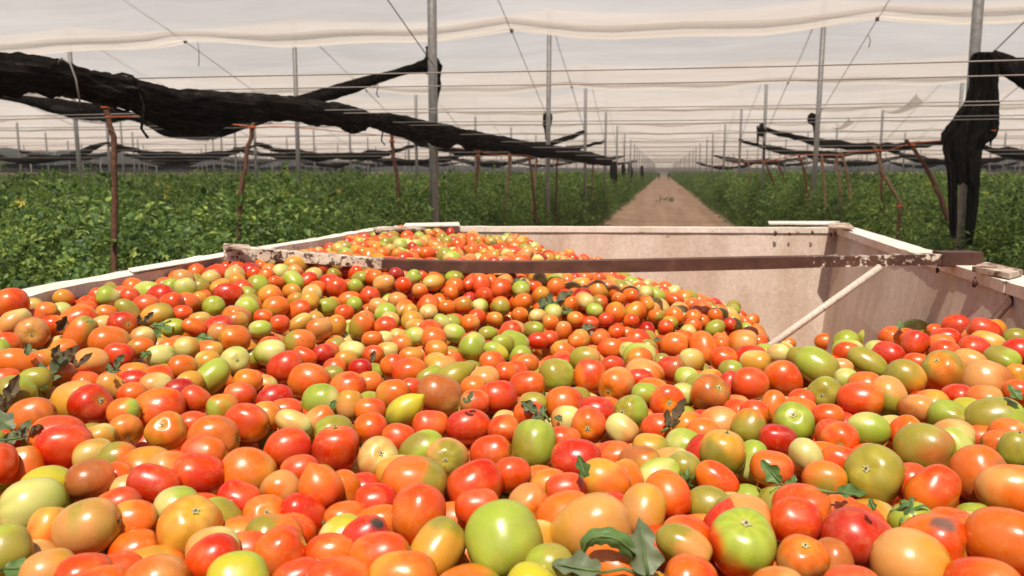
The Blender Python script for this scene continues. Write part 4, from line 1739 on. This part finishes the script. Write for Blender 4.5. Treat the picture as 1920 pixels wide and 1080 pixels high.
def skin_colours(vs, cols_, seed, spot=None):
    cols = cols_
    rr = random.Random(seed)
    c1 = SKIN[cols[0]] * rr.uniform(.88, 1.12)
    c2 = SKIN[cols[1]] * rr.uniform(.9, 1.1) if len(cols) > 1 else c1
    if len(cols) == 1:
        near_ = {'R': 'S', 'S': 'O', 'O': 'A', 'T': 'P', 'B': 'V', 'A': 'P', 'V': 'G', 'G': 'P', 'P': 'T', 'C': 'R', 'Y': 'G'}
        c2 = SKIN[cols[0]] * .25 + SKIN[near_[cols[0]]] * .75
    w = np.zeros(len(vs))
    for q in range(4):
        k = np.array([rr.gauss(0, 1.6) for _ in range(3)])
        w += math.sin(1) * np.sin(vs @ k + rr.uniform(0, 6.28)) * .26
    k = np.array([rr.gauss(0, 4.5) for _ in range(3)])
    w += .12 * np.sin(vs @ k + 3 * w + rr.uniform(0, 6.28))
    m = np.clip((vs[:, 2] * .75 + w + rr.uniform(-.25, .32)) * 1.25 + .22, 0, 1)
    m = m * m * (3 - 2 * m)
    if 'G' in cols[1:] and cols[0] in 'SO':
        m = np.clip((vs[:, 2] + w) * 2.2 - .1, 0, 1)
    col = c1[None] * (1 - m[:, None]) + c2[None] * m[:, None]
    phi = np.arctan2(vs[:, 1], vs[:, 0])
    ray_ = .10 * np.sin(phi * rr.choice((5, 7, 9)) + rr.uniform(0, 6.28) + 1.5 * w) * np.clip(vs[:, 2] + .5, 0, 1)
    col = col * (1 + ray_[:, None])
    # faint pale rays around the stem end
    star = np.exp(-((vs[:, 0] ** 2 + vs[:, 1] ** 2) / .10)) * (vs[:, 2] > 0)
    col = col * (1 - .4 * star[:, None]) + SKIN['Y'][None] * (.4 * star[:, None])
    tip = np.exp(-((vs[:, 0] ** 2 + vs[:, 1] ** 2) / .006)) * (vs[:, 2] < 0)
    col = col * (1 - .55 * tip[:, None])
    if spot is not None:
        nv_ = vs / np.linalg.norm(vs, axis=1)[:, None]
        dd = np.linalg.norm(nv_ - spot[None], axis=1) + w * .25
        q = np.clip((0.34 - dd) / .1, 0, 1)[:, None]
        col = col * (1 - q) + np.array([.045, .03, .025] if cols_[0] == 'R' else [.20, .095, .065])[None] * q
    return col

def frame(ax, spin):
    z = Vector(ax).normalized()
    x = z.orthogonal().normalized()
    y = z.cross(x)
    m = Matrix((x, y, z)).transposed()
    return m @ Matrix.Rotation(spin, 3, 'Z')

def to_world(p):
    return W(p[0], p[1], CAM_H + p[2])
def dir_world(p):
    return RV * p[0] + FV * p[1] + Vector((0, 0, p[2]))

# ---- labels: what singles one fruit out is its colour, shape and the fruit around it
def an(w):
    return ('an ' if w[0] in 'aeio' else 'a ') + w
for e in T:
    e['area'] = e['a'] * e['b']
T.sort(key=lambda e: -e['area'])
IND = T[:300]
used = set()
def look(e):
    c = CNAME[e['col'][0]]
    q = e['a'] / e['b']
    shape = 'round' if q < 1.12 else ('oval' if q < 1.45 else 'long')
    if 'l' in e['fl']:
        shape = 'ribbed'
    if 'n' in e['fl']:
        shape = 'pointed'
    s = '%s %s tomato' % (shape, c)
    if 's' in e['fl']:
        s += ' showing its stem scar'
    elif 'c' in e['fl']:
        s += ' with green calyx'
    elif 'd' in e['fl']:
        s += ' with dark rotten patch'
    elif len(e['col']) > 1 and CNAME[e['col'][1]] != c:
        s += ' tinged ' + CNAME[e['col'][1]]
    return s
def side(e, dx, dy):
    best, bd = None, 1e9
    for o in IND:
        if o is e:
            continue
        vx, vy = o['px'] - e['px'], o['py'] - e['py']
        along = vx * dx + vy * dy
        off = abs(vx * dy - vy * dx)
        if along > 4 and off < along * .9 and along + off < bd:
            best, bd = o, along + off
    return CNAME[best['col'][0]] if best else None
for e in IND:
    l, r, u, d = side(e, -1, 0), side(e, 1, 0), side(e, 0, -1), side(e, 0, 1)
    big = 'large ' if e['area'] > 9500 else ('small ' if e['area'] < 1500 else '')
    s = big + look(e)
    two = 'between %s one and %s one' % (an(l), an(r)) if l and r else ('beside %s one' % an(l or r))
    op = [s + ' ' + two]
    if d:
        op.append(s + ' %s, above %s one' % (two, an(d)))
    else:
        op.insert(0, s + ' at the bottom edge, ' + two)
    if u:
        op.append(s + ' %s, beneath %s one' % (two, an(u)))
    if u and d:
        op.append('%s %s %s, %s above, %s below' % (s.replace('showing its stem scar', 'with scar').replace('with dark rotten patch', 'with rot'), 'between', an(l or r) + ' and ' + an(r or l), u, d))
    op = [q for q in op if len(q.replace('-', '').split()) <= 16] or [s + ' beside %s one' % an(l or r)]
    pick = next((q for q in op if q not in used), None)
    if pick is None:
        band = ['low', 'halfway up', 'high'][0 if e['py'] > 900 else (1 if e['py'] > 720 else 2)]
        for extra in (band + ' on the heap', 'touching %s neighbour' % an(u or d or l)):
            q = s + ' ' + two + ', ' + extra
            if len(q.split()) <= 16 and q not in used:
                pick = q
                break
    if pick is None:
        for extra in ('under %s' % (u or l), 'over %s' % (d or r), 'touching %s' % (u or d)):
            q = '%s beside %s and %s ones, %s' % (s, l or r, r or l, extra)
            if q not in used:
                pick = q
                break
    e['label'] = pick or op[-1]
    used.add(e['label'])

FN = {k: sphere_faces(*k) for k in ((36, 26), (22, 16), (14, 10))}
def fruit_mesh_arrays(e, i, res):
    rr = random.Random(900 + i)
    lob = .09 if 'l' in e['fl'] else rr.choice((0.0, .015, .03, .045))
    if 's' in e['fl'] and lob < .03:
        lob = .035
    nip = .16 if 'n' in e['fl'] else (rr.choice((0, 0, .03, .05)))
    if 'n' in e['fl']:
        e['ax'] = -e['ax'] if not e.get('flip') else e['ax']
        e['flip'] = True
    vs = tomato_verts(*res, 900 + i, lob, nip, rr.uniform(-.10, .10) if 'n' not in e['fl'] else .18, rr.uniform(2.05, 2.5) if 'n' not in e['fl'] else 2.0, .13 if 's' in e['fl'] else rr.uniform(.04, .1))
    return vs
for i, e in enumerate(IND):
    big = e['area'] > 3500
    res = (36, 26) if big else (22, 16)
    vs = fruit_mesh_arrays(e, i, res)
    k = e['d'] / FPX
    R3 = frame(dir_world(e['ax']), random.Random(i).uniform(0, 6.28))
    spot = None
    if e['off3'] is not None:
        sp = R3.transposed() @ dir_world(e['off3'])
        spot = np.array(sp)
    cols = skin_colours(vs, e['col'], 300 + i, spot)
    sc = np.array([e['rad'] * k, e['rad'] * k, e['axl'] * k])
    if e['fl'][:1] in ('s', 'c') and e['a'] > 1.12 * e['b']:
        pass
    P = vs * sc[None]
    me = bpy.data.meshes.new('tomato')
    me.from_pydata(P.tolist(), [], FN[res])
    me.polygons.foreach_set('use_smooth', [True] * len(me.polygons))
    ca = me.color_attributes.new('skin', 'FLOAT_COLOR', 'POINT')
    ca.data.foreach_set('color', np.concatenate([cols, np.ones((len(cols), 1))], 1).astype(np.float32).ravel())
    me.materials.append(M['tomato'])
    o = link('tomato', me, None, to_world(e['r'] * e['d']))
    o.rotation_euler = R3.to_euler()
    tag(o, e['label'], 'tomato', 'tomatoes on the near face of the heap')
    top = P[0]
    facing = np.dot(e['ax'], -e['r'] / np.linalg.norm(e['r'])) > .22
    if 's' in e['fl'] or (facing and not e['fl']):
        # corky scar with a ragged edge sitting in the dimple
        rr = random.Random(i)
        rad = sc[0] * rr.uniform(.11, .16)
        v, f = [(0, 0, .0004)], []
        m = 15
        for q in range(m):
            an_ = q / m * 6.2832
            r2 = rad * (1.25 if q % 3 == 0 else .75) * rr.uniform(.8, 1.2)
            v.append((r2 * math.cos(an_), r2 * math.sin(an_), .0006 + .35 * r2 * r2 / sc[0]))
        f = [(0, 1 + q, 1 + (q + 1) % m) for q in range(m)]
        so_ = obj('stem_scar', v, f, M['scar'], o, False, (0, 0, float(top[2]) + .0012))
        v, f = tube([(0, 0, -.001), (0, 0, .0022)], [rad * .34, rad * .26], 9)
        obj('stem_stub', v, f, M['dead_leaf'], so_, True, (0, 0, 0.0))
    if 'c' in e['fl']:
        v, f = [], []
        for q in range(6):
            an_ = q / 6 * 6.2832 + .2
            b0 = len(v)
            for s in range(6):
                u = s / 5
                r2 = sc[0] * .82 * u
                zz = sc[2] * math.sqrt(max(0, 1 - (r2 / sc[0]) ** 2)) + .0025 + .004 * math.sin(u * 5 + q)
                wd = sc[0] * .10 * (1 - u) ** .7 + .0006
                c, s_ = math.cos(an_ + .15 * math.sin(u * 4 + q)), math.sin(an_ + .15 * math.sin(u * 4 + q))
                v += [(c * r2 - s_ * wd, s_ * r2 + c * wd, zz), (c * r2, s_ * r2, zz + .001), (c * r2 + s_ * wd, s_ * r2 - c * wd, zz)]
            for s in range(5):
                for t_ in range(2):
                    f.append((b0 + s * 3 + t_, b0 + s * 3 + t_ + 1, b0 + s * 3 + t_ + 4, b0 + s * 3 + t_ + 3))
        ca_ = obj('calyx', v, f, M['leaf'], o)
        v, f = tube([(0, 0, float(top[2])), (.001, 0, float(sc[2]) * 1.08), (.005, .002, float(sc[2]) * 1.22)], [.0028, .0022, .0026], 7)
        obj('stalk', v, f, M['stem'], ca_)

# ---- the rest of the heap
def inside(x, y, marg=.035):
    if not (0.30 < y < 3.99):
        return False
    lx = np.interp(y, [q[1] for q in LEFT], [q[0] for q in LEFT])
    rx = np.interp(y, [q[1] for q in RIGHT], [q[0] for q in RIGHT])
    return lx + marg < x < rx - marg - .03
placed = []
cell = 0.07
grid = {}
def put(p, r):
    placed.append((p, r))
    grid.setdefault((int(p[0] // cell), int(p[1] // cell), int(p[2] // cell)), []).append(len(placed) - 1)
def clash(p, r, tol):
    cx, cy, cz = int(p[0] // cell), int(p[1] // cell), int(p[2] // cell)
    for i in (-1, 0, 1):
        for j in (-1, 0, 1):
            for k in (-1, 0, 1):
                for q in grid.get((cx + i, cy + j, cz + k), ()):
                    pp, r2 = placed[q]
                    dx, dy, dz = p[0] - pp[0], p[1] - pp[1], p[2] - pp[2]
                    if dx * dx + dy * dy + dz * dz < (tol * (r + r2)) ** 2:
                        return True
    return False
TP = []
for e in T:
    p = e['r'] * e['d']
    r = math.sqrt(e['rad'] * e['axl']) * e['d'] / FPX
    put(p, r * .97)
    TP.append((e['px'], e['py'], max(e['rad'], e['axl'] if not e['fl'] else e['rad']), e['d']))
TPA = np.array(TP)
cP, sP = math.cos(PITCH), math.sin(PITCH)
def project(p):
    d = p[1] * cP - p[2] * sP
    return 960 + FPX * p[0] / d, 540 - FPX * (p[1] * sP + p[2] * cP) / d, d
fr = random.Random(4242)
FILL = []
def try_put(x, y, z, tol, hide):
    r = min(.036, max(.0225, fr.gauss(.0290, .0038)))
    p = (x, y, z)
    if clash(p, r, tol):
        return
    if hide:
        px, py, d = project(p)
        rp = r * FPX / d
        q = (np.hypot(TPA[:, 0] - px, TPA[:, 1] - py) < TPA[:, 2] * .86 + rp * .80) & (TPA[:, 3] > d - .01)
        if q.any():
            return
    put(p, r)
    FILL.append((p, r))
for off, tol, tries in ((0.0, .93, 26000), (-.022, .90, 16000), (-.045, .90, 22000), (-.085, .92, 16000)):
    for _ in range(tries):
        y = fr.uniform(.32, 3.98)
        x = fr.uniform(-1.25, 1.6)
        if not inside(x, y):
            continue
        z = heap_z(x, y) + off + fr.uniform(-.012, .012)
        if y < 1.8:
            z -= .028
        try_put(x, y, z, tol, True)
print('fill', len(FILL))
PAL = ['R'] * 6 + ['RS'] * 7 + ['S'] * 8 + ['SO'] * 11 + ['OS'] * 12 + ['O'] * 11 + ['OA'] * 7 + ['OT'] * 7 + ['TO'] * 8 + ['T'] * 6 + ['A'] * 7 + ['AO'] * 6 + ['AV'] * 5 + ['VO'] * 7 + ['V'] * 7 + ['VG'] * 5 + ['G'] * 6 + ['GP'] * 3 + ['PG'] * 3 + ['P'] * 3 + ['OV'] * 4 + ['SV'] * 3 + ['C'] * 3
VV, CC, FF = [], [], []
nvert = 0
protos = {res: [tomato_verts(*res, 5000 + q, [0, .02, .04, .07][q % 4], [0, 0, .05, .12][(q // 4) % 4], random.Random(q).uniform(-.12, .12), random.Random(q + 50).uniform(2.0, 2.5), random.Random(q + 9).uniform(.04, .12)) for q in range(24)] for res in ((22, 16), (14, 10))}
def into_heap(vs, cols, R3, sc, loc, res):
    global nvert
    P = (vs * sc[None]) @ np.array(R3).T + np.array(loc)[None]
    VV.append(P); CC.append(cols)
    FF.extend([tuple(i + nvert for i in f) for f in FN[res]])
    nvert += len(P)
for i, e in enumerate(T[300:]):
    vs = tomato_verts(22, 16, 7000 + i, .03, .02, 0, 2.2, .07)
    k = e['d'] / FPX
    into_heap(vs, skin_colours(vs, e['col'], 7000 + i), frame(dir_world(e['ax']), i), np.array([e['rad'] * k, e['rad'] * k, e['axl'] * k]), to_world(e['r'] * e['d']), (22, 16))
for i, (p, r) in enumerate(FILL):
    res = (22, 16) if p[1] < 1.9 else (14, 10)
    vs = protos[res][fr.randrange(24)]
    cols = skin_colours(vs, PAL[fr.randrange(len(PAL))], 9000 + i)
    q = fr.choice((1.0, 1.05, 1.12, 1.2, 1.28))
    ax = Vector((fr.gauss(0, 1), fr.gauss(0, 1), fr.gauss(0, .55)))
    into_heap(vs, cols, frame(ax, fr.uniform(0, 6)), np.array([r / q ** .4, r / q ** .4, r * q ** .75]), to_world(p), res)
me = bpy.data.meshes.new('tomato_heap')
me.from_pydata(np.concatenate(VV).tolist(), [], FF)
me.polygons.foreach_set('use_smooth', [True] * len(me.polygons))
ca = me.color_attributes.new('skin', 'FLOAT_COLOR', 'POINT')
cc = np.concatenate(CC)
ca.data.foreach_set('color', np.concatenate([cc, np.ones((len(cc), 1))], 1).astype(np.float32).ravel())
me.materials.append(M['tomato'])
o = link('tomato_heap', me)
tag(o, 'countless mixed red, orange and green tomatoes heaped deep in the bin', 'tomato heap', None, 'stuff')

# ------------------------------------------------------------------ torn leaves lying on the heap
def leaflet(L, wd, curl, cup, seed, n=15):
    """one softly toothed leaflet from the origin along +y, z up"""
    rr = random.Random(seed)
    k1, k2 = rr.uniform(0, 6.28), rr.uniform(0, 6.28)
    vs, fs = [], []
    cols = (-1, -.72, -.4, -.12, 0, .12, .4, .72, 1)
    for i in range(n + 1):
        u = i / n
        w = wd * math.sin(math.pi * min(1, u * .93 + .06)) ** .7 * (1.08 - .42 * u)
        for s in cols:
            tooth = 1 + (.26 * math.sin(u * 13 + (k1 if s < 0 else k2)) + .08 * math.sin(u * 31 + k1)) * abs(s) ** 2.2
            rip = .20 * w * abs(s) * math.sin(u * 14 + s * 3 + k1) + .05 * w * math.sin(u * 26 + k2) * abs(s) * (1 - abs(s)) * 3
            z = cup * abs(s) ** 1.5 * w * 1.1 + curl * L * (u * u) + rip + (.025 * L * (1 - abs(s) / .12) * -1 if abs(s) < .12 else 0)
            vs.append((s * w * tooth, u * L * (1 - .2 * abs(curl) * u) - abs(s) * w * .25, z))
    m = len(cols)
    for i in range(n):
        for k in range(m - 1):
            fs.append((i * m + k, i * m + k + 1, (i + 1) * m + k + 1, (i + 1) * m + k))
    return vs, fs
def ribbon_leaf(label, rows, mm, seed):
    """a long leaf arched over the fruit: rows of px, py, half width px, metres in front of the heap"""
    d0 = min(e['d'] - .9 * min(e['rad'], e['axl']) * e['d'] / FPX for e in T if math.hypot(e['px'] - 1150, e['py'] - 1062) < 60)
    R_ = smooth_path(rows, 30)
    P = [at(q[0], q[1], d0 - q[3]) for q in R_]
    root = empty('tomato_leaf', P[0])
    tag(root, label, 'leaf', 'leaves torn off among the tomatoes')
    vs, fs = [], []
    for i in range(30):
        t = (P[min(29, i + 1)] - P[max(0, i - 1)]).normalized()
        view = (Vector((0, 0, CAM_H)) - P[i]).normalized()
        sd = t.cross(view).normalized()
        h = R_[i][2] / FPX * d0
        for s in (-1, -.6, -.25, 0, .25, .6, 1):
            vs.append(P[i] + sd * (s * h * (1 + .12 * math.sin(i * 1.3 + s * 2))) - view * (h * .75 * s * s) + view * (.12 * h * math.sin(i * .9 + s * 4)) - (view * h * .12 if s == 0 else Vector()))
    for i in range(29):
        for k in range(6):
            fs.append((i * 7 + k, i * 7 + k + 1, i * 7 + 8 + k, i * 7 + 7 + k))
    part_of(obj('blade', vs, fs, M[mm]), root)
    v, f = tube([P[0] + Vector((0, 0, -.03)) - RV * .012, P[0]] + P[1:24:3], [.0018, .0018] + [.0015 - .00012 * i for i in range(8)], 6)
    part_of(obj('midrib', v, f, M['stem']), root)
def leaf(label, px, py, size_px, turn, mm='leaf', parts=3, curl=.2, cup=.3, lift=.0, seed=0, stalk=True, tip=0.0, lie=None):
    d = heap_hit(ray(px, py))
    near = [e for e in T if math.hypot(e['px'] - px, e['py'] - py) < max(e['rad'], e['axl']) * 1.15]
    if near:
        d = min(min(e['d'] - .6 * min(e['rad'], e['axl']) * e['d'] / FPX for e in near), d)
    d -= lift * .5
    S = size_px / FPX * d
    root = empty('tomato_leaf', at(px, py, d))
    tag(root, label, 'leaf', 'leaves torn off among the tomatoes')
    rr = random.Random(seed)
    view = -Vector(dir_world(ray(px, py))).normalized()
    nrm = (Vector((0, 0, 1)) * .75 + view * .65).normalized() if lie is None else (Vector((0, 0, 1)) * lie[0] + view * lie[1] + RV * lie[2]).normalized()
    xx = (RV - nrm * RV.dot(nrm)).normalized()
    B = Matrix((xx, nrm.cross(xx), nrm)).transposed() @ Matrix.Rotation(math.radians(turn) - math.pi / 2, 3, 'Z')
    root.rotation_euler = B.to_euler()
    if mm == 'dead_leaf':
        cup, curl = cup * 1.5, curl + .5
    elif mm == 'dry_leaf':
        cup, curl = cup + .35, curl + .15
    spec = [(0, 0, 1.0)] + [(sg * (.9 + .2 * rr.random()), -.28 * S * (1 + q), .68) for q in range((parts - 1 + 1) // 2) for sg in (-1, 1)][:parts - 1]
    for q, (an_, yb, sz) in enumerate(spec):
        v, f = leaflet(S * .62 * sz, S * .19 * sz, curl + rr.uniform(-.15, .15), cup * rr.uniform(.5, 1.4), seed * 10 + q)
        Rm = Matrix.Rotation(an_, 3, 'Z') @ Matrix.Rotation(rr.uniform(-.25, .25), 3, 'Y')
        v = [Rm @ Vector(c) + Vector((0, yb, .002)) for c in v]
        o_ = obj('leaflet', v, f, M[mm], root)
        if mm != 'dead_leaf':
            v2, f2 = tube([Rm @ Vector((0, S * .6 * sz * u, curl * S * .62 * sz * u * u - .014 * S)) + Vector((0, yb, .0035)) for u in (0, .3, .6, .9)], [.0016, .0013, .001, .0005], 5)
            obj('midrib', v2, f2, M['stem'], o_)
    if stalk:
        v, f = tube([(0, 0, 0), (.004, -.3 * S, .004), (0, -.55 * S, .0)], [.0014, .0018, .0022], 6)
        obj('stalk', v, f, M['stem'], root)

ribbon_leaf('bright green leaf arched over the orange tomato at the bottom edge', [(1094, 1034, 4, .0), (1100, 1016, 12, .008), (1118, 1006, 15, .012), (1142, 1006, 16, .014), (1166, 1016, 17, .012), (1186, 1036, 16, .008), (1198, 1062, 12, .004), (1204, 1085, 5, 0)], 'leaf', 1)
leaf('broad grey-green wilted leaf standing beside the arched green leaf', 1214, 1078, 170, 96, 'dry_leaf', 3, .10, .12, .035, 2, lie=(.25, 1, .1))
leaf('dull grey-green leaf lying flat at the bottom edge under the arched leaf', 1125, 1074, 150, 172, 'dry_leaf', 1, .05, .15, .03, 3)
leaf('dark green leaf poking in at the bottom corner on lime tomatoes', 10, 1068, 120, 10, 'leaf', 1, .05, .2, .03, 4)
leaf('fresh green sprig with a long stalk on scarlet tomatoes', 1462, 905, 85, 120, 'leaf', 5, .1, .3, .03, 5, lie=(.4, .9, 0))
leaf('yellow-green leaf curled between the sprig and a big olive tomato', 1570, 925, 85, -25, 'leaf', 1, .15, .5, .02, 6)
leaf('thin upright green blade beside the amber tomato', 1098, 895, 70, 108, 'leaf', 1, .0, 1.6, .03, 7, False, lie=(.1, 1, 0))
leaf('small dark leaf tip behind the big red tomato', 1640, 958, 40, 100, 'leaf', 1, .1, .6, .02, 8, False, lie=(.3, 1, 0))
leaf('grey-green leaf stub above the big olive-green tomato', 1005, 775, 60, 140, 'dry_leaf', 3, .1, .4, .02, 9)
leaf('crumpled grey leaf scrap beside the leaf stub', 1042, 783, 40, -60, 'dry_leaf', 1, .2, .6, .02, 10, False)
leaf('small grey-green leaf lying among distant orange tomatoes', 1092, 616, 40, 0, 'dry_leaf', 1, .0, .2, .015, 11, False)
leaf('tiny leaf beside an orange tomato under the far leaf', 1226, 642, 26, 20, 'dry_leaf', 1, .1, .3, .015, 12, False)
leaf('green leaf pointing down among amber tomatoes near the wall', 298, 622, 62, 250, 'leaf', 3, .1, .3, .03, 13)
leaf('dark green leaf beside the leaf pointing down', 372, 632, 50, -10, 'leaf', 1, .1, .3, .02, 14, False)
leaf('brown withered leaf scrap above the leaf pointing down', 272, 604, 34, 60, 'dead_leaf', 3, .3, .8, .03, 15, False)
leaf('wilted leaf cluster on the olive tomato by the edge', 100, 702, 90, 60, 'dry_leaf', 5, .25, .7, .03, 16)
leaf('dark shrivelled leaf over the wilted cluster', 118, 672, 60, 20, 'dead_leaf', 3, .3, .9, .03, 17, False)
leaf('shrivelled dark sprig beside the round peach tomato', 150, 686, 46, 45, 'dead_leaf', 3, .3, .9, .03, 18, False)
leaf('small pale leaf under the orange tomato near the edge', 52, 668, 40, 110, 'dry_leaf', 1, .2, .4, .02, 19, False)
leaf('small green leaf between the peach and the red tomato', 218, 692, 46, 70, 'dry_leaf', 3, .3, .6, .02, 20, False)
leaf('green leaf tucked beside the pale green tomato', 265, 672, 40, 60, 'leaf', 1, .1, .4, .02, 21, False)
leaf('dead brown vine piece at the picture edge', 14, 752, 70, 85, 'dead_leaf', 5, .4, .9, .03, 22, False)
leaf('grey-green withered leaf at the picture edge below the brown vine', 22, 808, 95, 150, 'dry_leaf', 3, .1, .3, .03, 23)
leaf('small dark curled leaf beside the grey withered one', 56, 820, 44, 30, 'dead_leaf', 3, .3, .9, .02, 24, False)
leaf('dark leaf scrap between the brown round and the orange tomato', 107, 620, 52, 70, 'dead_leaf', 1, .3, .9, .03, 25, False, lie=(.2, 1, 0))
leaf('little leaf stuck on the orange and olive tomato', 162, 605, 24, 0, 'dry_leaf', 1, .1, .3, .03, 26, False)
leaf('dark twig with dry leaves across the scarlet tomato', 1265, 792, 66, 35, 'dead_leaf', 3, .2, 1.2, .03, 27)
leaf('dry brown leaf end at the crimson round tomato', 698, 680, 34, 85, 'dead_leaf', 1, .2, 1.2, .02, 28, False)
leaf('dark green leaf at the picture edge over the long lime tomato', 1912, 752, 60, 100, 'leaf', 1, .2, .4, .03, 29, False)
leaf('green leaf on the crest before the cream wall', 1660, 622, 52, 165, 'leaf', 3, .2, .3, .02, 30)
leaf('small leaf on the crest beside the olive tomato', 1686, 618, 34, 60, 'leaf', 1, .2, .4, .02, 31, False)
leaf('twisted leafy vine among the tomatoes behind the bar shadow', 1045, 570, 60, 20, 'dry_leaf', 5, .3, .6, .02, 32)
leaf('thin leaf beside the twisted vine', 990, 537, 50, 170, 'dry_leaf', 1, .1, .4, .02, 33, False)
leaf('dark leaf low behind the lime tomato by the vine', 1062, 582, 34, 100, 'leaf', 3, .2, .5, .02, 34, False)
leaf('leaf on the heap beyond the rusty bar', 900, 464, 26, 30, 'leaf', 3, .2, .4, .02, 35, False)
leaf('second leaf on the heap beyond the rusty bar', 930, 462, 20, 150, 'dry_leaf', 1, .2, .4, .02, 36, False)
leaf('green stem end beside the small tan tomato', 622, 768, 34, 80, 'leaf', 1, .1, 1.2, .02, 37, False)
leaf('dry sepal tuft on the salmon tomato', 878, 752, 30, 60, 'dry_leaf', 3, .4, .8, .02, 38, False)

# ------------------------------------------------------------------ the dusty air under the cloth
hz = bpy.data.materials.new('dusty_air')
hz.use_nodes = True
hn, hl = hz.node_tree.nodes, hz.node_tree.links
hn.remove(hn['Principled BSDF'])
pvn = hn.new('ShaderNodeVolumePrincipled')
pvn.inputs['Color'].default_value = (0.95, 0.92, 0.90, 1)
pvn.inputs['Density'].default_value = 0.0013
pvn.inputs['Anisotropy'].default_value = 0.2
hl.new(pvn.outputs[0], hn['Material Output'].inputs['Volume'])
v, f = box_pts([Vector(c) for c in ((-75, -8, -1), (70, -8, -1), (70, 475, -1), (-75, 475, -1), (-75, -8, 6.2), (70, -8, 6.2), (70, 475, 6.2), (-75, 475, 6.2))])
o = obj('haze', v, f, hz, None, False)
tag(o, 'thin dusty air fading the far end of the track', 'haze', None, 'stuff')
